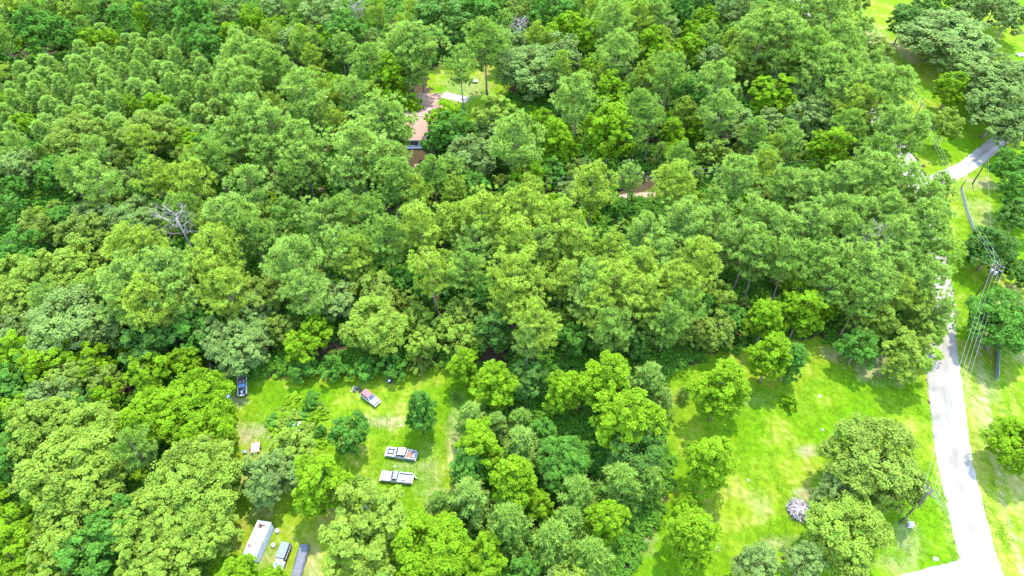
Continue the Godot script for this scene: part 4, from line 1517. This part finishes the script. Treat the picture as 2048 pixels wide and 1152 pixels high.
func poles_and_wires() -> void:
	pole("dark wooden pole with two crossarms between oak and pale road", Vector3(70.6, 0, -53.5), 13.0, 50.0, [12.6, 11.2])
	pole("tall dark pole with transformers on the verge right of the road", Vector3(108.4, 0, -107.5), 12.5, 30.0, [12.2, 11.0], true)
	pole("slim dark pole in the far dry yard by the driveway", Vector3(128.9, 0, -151.7), 9.0, 20.0, [])
	var post := thing("fence_end_post", "short dark post at the far end of the pale fence", "post", Vector3(124.6, 0, -149.6))
	var ps := st_new(false)
	tube(ps, [Vector3(0, -0.2, 0), Vector3(0.1, 3.0, 0)], [0.14, 0.1], 8)
	part("shaft", done(ps), pole_wood, post)
	var a := Vector3(70.6, 12.75, -53.5)
	var b := Vector3(108.4, 12.3, -107.5)
	var u := Vector3(0.82, 0, 0.57)
	var names := ["leftmost", "second from left", "third from left", "rightmost"]
	for k in 4:
		var off := u * (-1.1 + 0.73 * k)
		wire("long pale wire from oak pole to transformer pole, %s" % names[k], a + off, b + off, 1.5, "wires above the road")
		wire("pale wire from oak pole out past the bottom edge, %s" % names[k], a + off, Vector3(84.5, 11.5, -20) + off * 0.8, 0.8, "wires past the bottom edge")
	for k in 3:
		var off := u * (-0.9 + 0.9 * k)
		wire("pale wire from transformer pole up along the road, %s" % names[[0, 1, 3][k]], b + off, Vector3(119.5, 11, -175) + off, 1.6, "wires up the road")
		wire("faint wire above the far road bend, %s" % names[[0, 1, 3][k]], Vector3(119.5, 11, -175) + off, Vector3(124.5, 11, -245) + off, 1.6, "far wires above the road")
	wire("single pale wire from transformer pole to the slim far pole", b + Vector3(0, -1.2, 0), Vector3(128.9, 8.8, -151.7), 1.0, "wires to the yard")
	wire("pale service wire crossing left above the verge", b + Vector3(0, -1.0, 0), Vector3(96, 9.5, -128), 0.8, "service wires")
	pole("dark pole hidden among pines beside the upper road bend", Vector3(119.5, 0, -175), 11.4, 0.0, [11.1])
	pole("dark pole half hidden in the far trees beyond the bend", Vector3(124.5, 0, -245), 11.4, 0.0, [11.1])
	for k in 2:
		wire("pale twin wire over the pine lot's back edge, %s" % ["upper one", "lower one"][k], Vector3(92, 9.6 - 1.1 * k, -151.5 + 0.4 * k), Vector3(9, 9.6 - 1.1 * k, -141.8 + 0.4 * k), 0.5, "twin wires behind the pine lot")
	pole("dark pole at the right end of the twin wires", Vector3(92, 0, -151.3), 10.0, 10.0, [])
	pole("dark pole at the left end of the twin wires", Vector3(9, 0, -141.6), 10.0, 10.0, [])

func clearing_things() -> void:
	rng.seed = 91
	# --- pickup without its hood, and what lies in its bed
	var t1 := pickup("white crew cab pickup with its hood missing and a loaded bed", Vector3(-21.6, 0, -67.1), 171.0, false, 2.1, true)
	var heap := thing("tarp_bundle", "faded orange red tarp bundle in the hoodless pickup's bed", "tarp", t1.transform * Vector3(-1.75, 0.71, 0.0), 171.0)
	for k in 5:
		var st := st_new(false)
		var c := Vector3(rng.randf_range(-0.3, 0.45), 0.0, rng.randf_range(-0.5, 0.5))
		drum(st, c, [[0, 0.42], [0.14, 0.46], [0.26, 0.34], [0.36 + 0.05 * k, 0.12], [0.38 + 0.05 * k, 0.02]], 9)
		part("fold", done(st), mat(0.3, 0.075 + 0.012 * k, 0.05, 0.9), heap)
	var d := thing("metal_drum", "dull white drum lying at the rear of the hoodless pickup's bed", "drum", t1.transform * Vector3(-2.55, 0.99, -0.2), 171.0)
	var ds := st_new(false)
	drum(ds, Vector3(0, 0, -0.42), [[0, 0.26], [0.02, 0.29], [0.28, 0.27], [0.3, 0.29], [0.55, 0.29], [0.57, 0.27], [0.83, 0.29], [0.85, 0.26]], 16, Vector3(0, 0, 1))
	part("shell", done(ds), white_paint, d)
	var sc := thing("scrap_heap", "dark tangled scrap beside the drum in the hoodless pickup's bed", "scrap", t1.transform * Vector3(-2.15, 0.72, 0.45), 171.0)
	for k in 8:
		var st := st_new(false)
		var p := Vector3(rng.randf_range(-0.4, 0.4), rng.randf_range(0.05, 0.4), rng.randf_range(-0.3, 0.3))
		tube(st, [p, p + unit() * 0.3, p + unit() * 0.6], [0.05, 0.05, 0.04], 5)
		part("bar", done(st), [black, steel, mat(0.2, 0.09, 0.06, 0.9)][k % 3], sc)
	# --- the other white pickup
	var t2 := pickup("white single cab pickup parked nearest the leafy trees, hood on", Vector3(-21.9, 0, -62.1), 174.0, true, 1.35, false)
	var pl := thing("panel_stack", "white panels and scraps lying in the single cab pickup's bed", "panels", t2.transform * Vector3(-1.7, 0.72, 0.0), 174.0)
	for k in 5:
		box_part(pl, "panel", Vector3(rng.randf_range(-0.5, 0.5), 0.06 + 0.09 * k, rng.randf_range(-0.3, 0.3)), Vector3(rng.randf_range(0.7, 1.5), 0.05, rng.randf_range(0.5, 1.0)), white_paint if k != 1 else grey_paint, 0.01)
	var td := thing("loose_tailgate", "white loose tailgate panel leaning behind the single cab pickup", "tailgate", t2.transform * Vector3(-3.45, 0.3, 0.75), 220.0)
	box_part(td, "panel", Vector3(0, 0.2, 0), Vector3(0.12, 0.5, 1.3), white_paint, 0.03, Vector2.ONE, 0.2)
	# --- small SUV with red roof
	var s := thing("sport_utility_car", "small white SUV with a sun faded red roof", "car", Vector3(-29.4, 0, -80.0), -38.4)
	box_part(s, "chassis", Vector3(0, 0.42, 0), Vector3(4.0, 0.2, 1.3), black, 0.03)
	box_part(s, "body", Vector3(-0.65, 0.74, 0), Vector3(2.9, 0.66, 1.78), white_paint, 0.08)
	front_end(s, 0.75, 2.05, 1.78, true)
	greenhouse(s, -2.0, 0.8, 1.68, 1.05, 1.72, 0.2, 0.72, worn(mat(0.36, 0.09, 0.09, 0.7), noise_tex(0.03, 0.6, 1.0, 41), 0.6), 3)
	box_part(s, "rear_bumper", Vector3(-2.18, 0.52, 0), Vector3(0.18, 0.2, 1.7), steel, 0.05)
	for q in [-1, 1]:
		wheel(s, 1.35, q * 0.8, 0.35)
		wheel(s, -1.35, q * 0.8, 0.35)
		box_part(s, "tail_light", Vector3(-2.11, 0.9, q * 0.78), Vector3(0.04, 0.3, 0.12), red_paint, 0.01)
	var jk := thing("junk_heap", "dark junk heap behind the red roofed SUV", "junk heap", Vector3(-32.6, 0, -82.6))
	for k in 10:
		var st := st_new(false)
		if k < 4:
			drum(st, Vector3(rng.randf_range(-0.8, 0.8), 0.1 + 0.12 * k, rng.randf_range(-0.6, 0.6)), [[0, 0.2], [0, 0.3], [0.05, 0.34], [0.17, 0.34], [0.22, 0.3], [0.22, 0.2]], 12)
			part("tyre", done(st), rubber, jk)
		else:
			var p := Vector3(rng.randf_range(-1, 1), rng.randf_range(0.1, 0.7), rng.randf_range(-0.8, 0.8))
			tube(st, [p, p + unit() * 0.5, p + unit() * 0.9], [0.05, 0.05, 0.04], 5)
			part("bar", done(st), [black, mat(0.4, 0.38, 0.35, 0.9)][k % 2], jk)
	var bk := thing("round_bucket", "small dark blue bucket with a white lid in tree shade", "bucket", Vector3(-26.0, 0, -84.4))
	var bs := st_new(false)
	drum(bs, Vector3.ZERO, [[0, 0.36], [0.7, 0.45], [0.74, 0.47]], 16)
	part("side", done(bs), mat(0.02, 0.04, 0.09, 0.5), bk)
	var bl := st_new(false)
	drum(bl, Vector3(0, 0.745, 0), [[0, 0.3], [0.05, 0.28], [0.07, 0.1]], 14)
	part("lid", done(bl), mat(0.7, 0.75, 0.8, 0.5), bk)
	# --- stripped car in the shade
	var c := thing("stripped_car", "stripped open car body with white sides and blue windscreen", "car wreck", Vector3(-56.9, 0, -83.2), -74.5)
	box_part(c, "floor_pan", Vector3(0, 0.5, 0), Vector3(5.2, 0.16, 1.6), mat(0.045, 0.03, 0.04, 0.8), 0.03)
	for q in [-1, 1]:
		box_part(c, "side_panel", Vector3(-0.1, 0.75, q * 0.88), Vector3(5.3, 0.62, 0.2), white_paint, 0.08)
		wheel(c, 1.8, q * 0.8, 0.34)
		wheel(c, -1.7, q * 0.8, 0.34)
		box_part(c, "seat", Vector3(-0.75, 0.85, q * 0.38), Vector3(0.55, 0.35, 0.5), grey_paint, 0.08)
	box_part(c, "rear_panel", Vector3(-2.72, 0.75, 0), Vector3(0.2, 0.56, 1.5), white_paint, 0.08)
	box_part(c, "front_panel", Vector3(2.6, 0.68, 0.1), Vector3(0.3, 0.4, 1.1), white_paint, 0.06)
	var ws := st_new()
	plate(ws, Vector3(0.75, 1.0, 0.8), Vector3(0.75, 1.0, -0.8), Vector3(0.1, 1.35, -0.7), Vector3(0.1, 1.35, 0.7), 0.03)
	part("windscreen", done(ws), mat(0.07, 0.15, 0.24, 0.3), c)
	box_part(c, "dashboard", Vector3(0.85, 0.95, 0), Vector3(0.3, 0.16, 1.5), mat(0.04, 0.05, 0.07, 0.7), 0.04)
	box_part(c, "engine", Vector3(1.75, 0.8, 0.1), Vector3(0.9, 0.4, 0.6), white_paint, 0.1, Vector2(0.7, 0.8))
	box_part(c, "hose", Vector3(1.3, 0.9, -0.35), Vector3(0.3, 0.16, 0.25), grey_paint, 0.06)
	# --- narrow pale boat hull beside it
	var cn := thing("narrow_boat", "narrow pale blue grey hull lying left of the stripped car", "boat", Vector3(-59.4, 0, -81.0), -101.0)
	var hs := st_new(false)
	var rings: Array = []
	for k in 9:
		var t := k / 8.0
		var w := 0.42 * pow(sin(PI * clampf(t * 0.9 + 0.08, 0, 1)), 0.5)
		var ring := PackedVector3Array()
		for j in 9:
			var ang := PI * j / 8.0
			ring.append(Vector3(-1.5 + 3.0 * t, 0.05 + sin(ang) * 0.42, cos(ang) * w))
		rings.append(ring)
	loft(hs, rings)
	part("hull", done(hs), mat(0.42, 0.48, 0.56, 0.5), cn)
	box_part(cn, "keel", Vector3(0, 0.49, 0), Vector3(2.4, 0.05, 0.06), steel, 0.01)
	# --- little trailer with reddish junk
	var tr := thing("utility_trailer", "small rusty red trailer with white slats on the dry grass", "trailer", Vector3(-50.4, 0, -68.6), -80.0)
	var rust := mat(0.3, 0.12, 0.09, 0.9)
	for k in 6:
		box_part(tr, "plank", Vector3(0, 0.52, -0.62 + 0.25 * k), Vector3(2.2, 0.05, 0.2), [mat(0.55, 0.48, 0.5, 0.9), rust, mat(0.62, 0.58, 0.56, 0.9)][k % 3], 0.01)
	for q in [-1, 1]:
		box_part(tr, "rail", Vector3(0, 0.75, q * 0.8), Vector3(2.3, 0.08, 0.08), rust, 0.01)
		box_part(tr, "end_rail", Vector3(q * 1.12, 0.62, 0), Vector3(0.08, 0.16, 1.6), rust, 0.01)
		wheel(tr, 0.1, q * 0.98, 0.3)
		for x in [-0.9, 0.0, 0.9]:
			box_part(tr, "stake", Vector3(x, 0.62, q * 0.8), Vector3(0.06, 0.26, 0.06), rust, 0.005)
	box_part(tr, "tongue", Vector3(-1.6, 0.45, 0), Vector3(1.0, 0.08, 0.08), rust, 0.01)
	box_part(tr, "crate", Vector3(0.3, 0.68, 0.1), Vector3(0.7, 0.26, 0.5), mat(0.6, 0.55, 0.6, 0.8), 0.03)
	var pb := thing("blue_chair", "small pale blue folding chair on the dry grass by trailer", "chair", Vector3(-52.2, 0, -67.7), 20.0)
	var blue := mat(0.1, 0.2, 0.27, 0.6)
	box_part(pb, "seat", Vector3(0, 0.42, 0), Vector3(0.5, 0.05, 0.5), blue, 0.01)
	box_part(pb, "backrest", Vector3(-0.27, 0.72, 0), Vector3(0.05, 0.5, 0.5), blue, 0.01, Vector2.ONE, -0.1)
	for q in [[-0.22, -0.22], [0.22, -0.22], [-0.22, 0.22], [0.22, 0.22]]:
		box_part(pb, "leg", Vector3(q[0], 0.2, q[1]), Vector3(0.04, 0.4, 0.04), steel, 0.005)
	# --- grey rubble on the weedy mound, and weeds round it
	var rb := thing("rubble_heap", "pale grey debris heap in the weedy mound on the clearing", "debris heap", Vector3(-43.6, 0, -73.6))
	for k in 26:
		var a := rng.randf() * TAU
		var q := sqrt(rng.randf()) * 1.5
		box_part(rb, "slab", Vector3(cos(a) * q * 1.2, 0.6 - q * 0.3 + rng.randf_range(-0.05, 0.1), sin(a) * q * 0.7), Vector3(rng.randf_range(0.4, 1.1), 0.1, rng.randf_range(0.3, 0.7)), mat(0.5 + 0.02 * (k % 5), 0.46 + 0.02 * (k % 4), 0.42, 0.9), 0.02, Vector2.ONE, rng.randf_range(-0.1, 0.1)).rotation.y = rng.randf_range(-0.08, 0.08)
	zone = "on the weedy mound"
	for k in 26:
		var a := rng.randf() * TAU
		var q := rng.randf_range(1.5, 6.6)
		var p := Vector2(-42.6 + cos(a) * q * 0.92, -74.6 + sin(a) * q)
		tree("bush", ["lime", "lime", "pale", "emerald"][k % 4], p.x, p.y, rng.randf_range(0.7, 1.5), rng.randf_range(1.0, 1.9))
	label_rest()
	# --- white container
	var ct := thing("shipping_container", "white ribbed shipping container with rust stains on its roof", "container", Vector3(-44.7, 0, -49.6), -100.6)
	var cw := worn(mat(0.5, 0.49, 0.485, 0.5), noise_tex(0.03, 0.82, 1.0, 42), 0.7)
	var sd := mat(0.5, 0.54, 0.56, 0.5)
	box_part(ct, "base_frame", Vector3(0, 0.1, 0), Vector3(6.3, 0.2, 2.44), grey_paint, 0.02)
	for q in [-1, 1]:
		for k in 20:
			box_part(ct, "rib", Vector3(-2.93 + 0.308 * k, 1.38, q * 1.2), Vector3(0.17, 2.3, 0.09), sd, 0.03)
		box_part(ct, "side_sheet", Vector3(0, 1.38, q * 1.165), Vector3(6.1, 2.36, 0.04), mat(0.3, 0.33, 0.38, 0.6), 0.01)
		box_part(ct, "top_rail", Vector3(0, 2.56, q * 1.19), Vector3(6.3, 0.1, 0.1), cw, 0.02)
		box_part(ct, "end_panel", Vector3(q * 3.1, 1.35, 0), Vector3(0.1, 2.3, 2.3), cw, 0.02)
	for k in 14:
		box_part(ct, "roof_sheet", Vector3(-2.86 + 0.44 * k, 2.57, 0), Vector3(0.425, 0.06, 2.28), cw, 0.015)
	for e in [[-2.2, 0.5, 0.5, 0.42], [-2.3, -0.1, 0.22, 0.5], [-2.05, 0.15, 0.34, 0.3], [1.5, 0.75, 0.42, 0.24], [1.6, 0.3, 0.16, 0.42]]:
		var rp := st_new()
		var ring := PackedVector3Array()
		var ring2 := PackedVector3Array()
		for k in 11:
			var a := -TAU * k / 11
			var g := rng.randf_range(0.45, 1.1)
			ring.append(Vector3(e[0] + cos(a) * e[2] * g, 2.602, e[1] + sin(a) * e[3] * g))
			ring2.append(ring[-1] + Vector3(0, 0.004, 0))
		loft(rp, [ring, ring2])
		part("rust_stain", done(rp), mat(0.1, 0.04, 0.035, 0.95), ct)
	box_part(ct, "vent_panel", Vector3(-2.85, 2.615, 0.1), Vector3(0.4, 0.03, 0.9), mat(0.4, 0.5, 0.52, 0.6), 0.01)
	for e in [["white barrel standing close beside the container's far end", -42.2, -51.8], ["white barrel standing between the container and the dark vehicle", -42.3, -49.2]]:
		var br := thing("white_barrel", e[0], "barrel", Vector3(e[1], 0, e[2]), 0.0, "white barrels by the container")
		var ss := st_new(false)
		drum(ss, Vector3.ZERO, [[0, 0.3], [0.06, 0.35], [0.6, 0.36], [0.8, 0.3], [0.92, 0.16], [0.95, 0.02]], 18)
		part("shell", done(ss), mat(0.6, 0.6, 0.59, 0.5), br)
		var cs := st_new(false)
		drum(cs, Vector3(0, 0.93, 0), [[0, 0.1], [0.1, 0.1], [0.12, 0.07]], 10)
		part("valve_cap", done(cs), steel, br)
	# --- dark topped vehicle
	var v := thing("covered_truck", "dark topped truck with white front and a blue panel", "truck", Vector3(-40.1, 0, -47.0), -98.0)
	box_part(v, "chassis", Vector3(0, 0.45, 0), Vector3(4.6, 0.2, 1.3), black, 0.03)
	box_part(v, "body", Vector3(-0.8, 0.85, 0), Vector3(3.0, 0.75, 1.8), black, 0.06)
	front_end(v, 0.75, 2.4, 1.8, true)
	box_part(v, "canopy_side", Vector3(-0.8, 1.5, 0), Vector3(2.9, 0.62, 1.74), mat(0.03, 0.03, 0.035, 0.5), 0.05, Vector2(0.97, 0.88))
	box_part(v, "canopy_top", Vector3(-0.8, 1.84, 0), Vector3(2.8, 0.09, 1.54), mat(0.085, 0.105, 0.125, 0.6), 0.03)
	for k in 4:
		box_part(v, "canopy_rib", Vector3(-1.9 + 0.72 * k, 1.9, 0), Vector3(0.06, 0.04, 1.5), mat(0.13, 0.155, 0.175, 0.6), 0.01)
	var vs := st_new()
	plate(vs, Vector3(1.25, 1.2, 0.75), Vector3(1.25, 1.2, -0.75), Vector3(0.72, 1.75, -0.68), Vector3(0.72, 1.75, 0.68), 0.03)
	part("windscreen_frame", done(vs), white_paint, v)
	box_part(v, "hood_patch", Vector3(1.55, 1.125, -0.4), Vector3(0.55, 0.03, 0.6), mat(0.1, 0.11, 0.17, 0.6), 0.01)
	box_part(v, "blue_panel", Vector3(1.3, 1.13, 0.48), Vector3(0.85, 0.04, 0.6), mat(0.03, 0.12, 0.42, 0.5), 0.01)
	for q in [-1, 1]:
		wheel(v, 1.5, q * 0.82, 0.36)
		wheel(v, -1.6, q * 0.82, 0.36)
		box_part(v, "side_trim", Vector3(-0.8, 1.22, q * 0.91), Vector3(2.8, 0.05, 0.03), steel, 0.005)
	# --- long grey tarp
	var tp := thing("tarp_covered_trailer", "long low trailer under a wrinkled grey tarp", "trailer", Vector3(-36.9, 0, -46.4), -94.0)
	box_part(tp, "deck", Vector3(0, 0.42, 0), Vector3(5.2, 0.16, 1.7), black, 0.03)
	var ts := st_new(false)
	rng.seed = 92
	var trings: Array = []
	for k in 27:
		var x := -2.75 + 5.5 * k / 26.0
		var ring := PackedVector3Array()
		for j in 13:
			var u := j / 12.0 * 2.0 - 1.0
			var wv := n3.get_noise_2d(x * 1.2 + 40.0, u * 2.0) * 0.12
			var y := 0.95 - pow(absf(u), 6.0) * 0.5 + wv * 0.6 - 0.1 * sin(k * 1.3) * pow(absf(u), 3.0)
			ring.append(Vector3(x + wv * 0.2, y, u * (0.95 + wv)))
		trings.append(ring)
	for k in trings.size() - 1:
		for j in 12:
			quad(ts, trings[k][j], trings[k][j + 1], trings[k + 1][j + 1], trings[k + 1][j])
	part("tarp", done(ts), mat(0.07, 0.073, 0.085, 0.75), tp)
	for x in [-2.0, 1.9]:
		box_part(tp, "strap", Vector3(x, 0.99, 0), Vector3(0.06, 0.03, 1.7), mat(0.16, 0.17, 0.19, 0.6), 0.005)
	for q in [-1, 1]:
		wheel(tp, -0.3, q * 0.86, 0.33)
	# --- dark bags under the broadleaf trees
	var bg := thing("rubbish_bags", "black rubbish bags on bare soil under the broadleaf trees", "rubbish bags", Vector3(-67.2, 0, -60.2))
	for k in 4:
		var st := st_new(false)
		drum(st, Vector3(rng.randf_range(-0.7, 0.7), 0, rng.randf_range(-0.4, 0.4)), [[0, 0.25], [0.1, 0.36], [0.3, 0.38], [0.46, 0.22], [0.55, 0.06], [0.62, 0.09]], 10)
		part("bag", done(st), black, bg)
	box_part(bg, "white_box", Vector3(0.75, 0.45, -0.1), Vector3(0.4, 0.4, 0.4), white_paint, 0.03)

func label_rest() -> void:
	to_label = to_label.filter(func(e): return e[3] == "on the weedy mound")
	label_trees()

func road_things() -> void:
	rng.seed = 95
	# pale fence by the far dry yard
	var f := thing("pale_fence", "weathered pale board fence along the far dry yard", "fence", Vector3.ZERO)
	var pts := [Vector3(124.4, 0, -149.1), Vector3(122.5, 0, -142.6), Vector3(121.1, 0, -137.5), Vector3(120.3, 0, -133.6), Vector3(119.1, 0, -127.8)]
	var pale := worn(mat(0.5, 0.47, 0.43, 0.9), noise_tex(0.05, 0.7, 1.0, 51), 0.8)
	for k in 4:
		var a: Vector3 = pts[k]
		var b: Vector3 = pts[k + 1]
		var n := int(a.distance_to(b) / 0.62)
		for i in n:
			var p := a.lerp(b, (i + 0.5) / n)
			var st := st_new()
			bx(st, Vector3(0, 0.62, 0), Vector3(a.distance_to(b) / n - 0.05, 1.15 + rng.randf_range(-0.06, 0.06), 0.05), 0.01)
			var o := part("board", done(st), pale, f)
			o.position = p
			o.rotation.y = -atan2(b.z - a.z, b.x - a.x)
	# grey sheet fence on the right
	var g := thing("sheet_metal_fence", "grey sheet metal fence beside the emerald tree at right", "fence", Vector3.ZERO)
	var grey := worn(mat(0.3, 0.36, 0.38, 0.5, 0.2), noise_tex(0.04, 0.7, 1.0, 52), 0.8)
	for i in 9:
		var p := Vector3(103.1, 0, -84.8).lerp(Vector3(109.6, 0, -97.5), (i + 0.5) / 9)
		var st := st_new()
		bx(st, Vector3(0, 0.75, 0), Vector3(1.54, 1.5, 0.06), 0.015)
		var o := part("panel", done(st), grey, g)
		o.position = p
		o.rotation.y = -atan2(-12.7, 6.5)
		var ps := st_new()
		bx(ps, Vector3(0.77, 0.8, 0.06), Vector3(0.08, 1.6, 0.08), 0.01)
		part("post", done(ps), steel, o)
	# small warning sign
	var s := thing("road_sign", "small orange diamond road sign on the verge", "road sign", Vector3(103.6, 0, -99.6), 155.0)
	var st := st_new(false)
	tube(st, [Vector3(0, -0.2, 0), Vector3(0, 2.3, 0)], [0.06, 0.06], 6)
	part("post", done(st), pole_wood, s)
	var dp := st_new()
	plate(dp, Vector3(0.05, 1.55, 0), Vector3(0.05, 2.1, 0.55), Vector3(0.05, 2.65, 0), Vector3(0.05, 2.1, -0.55), 0.03)
	part("face", done(dp), mat(0.55, 0.14, 0.03, 0.5), s)
	# utility box at the pole's foot
	var u := thing("utility_cabinet", "small white utility cabinet at the foot of the roadside pole", "utility box", Vector3(72.0, 0, -52.9))
	box_part(u, "body", Vector3(0, 0.5, 0), Vector3(0.9, 1.0, 0.8), white_paint, 0.05)
	box_part(u, "lid", Vector3(0, 1.03, 0), Vector3(0.96, 0.06, 0.86), grey_paint, 0.02)
	# stones on the grass
	var spots := [["white stone on the verge below the grey metal fence", 98.2, -80.3, 0.42], ["grey stone lump near the side road corner", 74.4, -46.9, 0.55], ["white stone on the lawn near the dry oval patch", 62.5, -73.0, 0.35], ["small white stone on the upper middle of the lawn", 64.5, -81.0, 0.4], ["small pale stone on the lawn's lower left", 38.5, -60.0, 0.32], ["whitish stone on the clearing between truck and round tree", -22.5, -73.8, 0.3], ["pale stone on the grass just below the hoodless pickup", -22.6, -64.7, 0.26], ["pale stone on the lawn left of the brush pile", 45.0, -62.0, 0.3]]
	for e in spots:
		var o := thing("stone", e[0], "stone", Vector3(e[1], 0, e[2]), rng.randf() * 360.0, "stones on the grass")
		var r: float = e[3] * 0.7
		for k in 2:
			var rk := st_new(false)
			drum(rk, Vector3(k * r * 0.6, -0.05, k * r * 0.3), [[0, r * 0.9], [r * 0.35, r], [r * 0.65, r * 0.6], [r * 0.75, r * 0.1]], 8)
			part("rock", done(rk), mat(0.24, 0.23, 0.215, 0.95), o)

func brush_pile() -> void:
	rng.seed = 97
	var o := thing("brush_pile", "round grey pile of dry branches on the open lawn", "brush pile", Vector3(52.7, 0, -55.7))
	var core := st_new(false)
	drum(core, Vector3.ZERO, [[0, 2.0], [0.3, 1.9], [0.7, 1.4], [1.0, 0.8], [1.1, 0.1]], 14)
	part("core", done(core), mat(0.06, 0.05, 0.045, 0.95), o)
	var tints := [mat(0.27, 0.245, 0.225, 0.95), mat(0.2, 0.178, 0.162, 0.95), mat(0.34, 0.312, 0.288, 0.95), mat(0.12, 0.1, 0.088, 0.95)]
	var sticks: Array = []
	for k in 6:
		var st := st_new(false)
		var l := rng.randf_range(1.1, 2.0)
		tube(st, [Vector3(-l / 2, 0, 0), Vector3(0, rng.randf_range(0.0, 0.18), rng.randf_range(-0.15, 0.15)), Vector3(l / 2, 0, rng.randf_range(-0.2, 0.2))], [0.07, 0.06, 0.03], 5)
		sticks.append(done(st))
	for k in 230:
		var a := rng.randf() * TAU
		var q := sqrt(rng.randf()) * 2.0
		var b := part("branch", sticks[k % 6], tints[rng.randi() % 4], o)
		b.position = Vector3(cos(a) * q, 0.15 + 1.1 * sqrt(maxf(0.0, 1.0 - q * q / 4.6)), sin(a) * q)
		b.rotation = Vector3(rng.randf_range(-0.25, 0.25), rng.randf() * TAU, rng.randf_range(-0.35, 0.35))
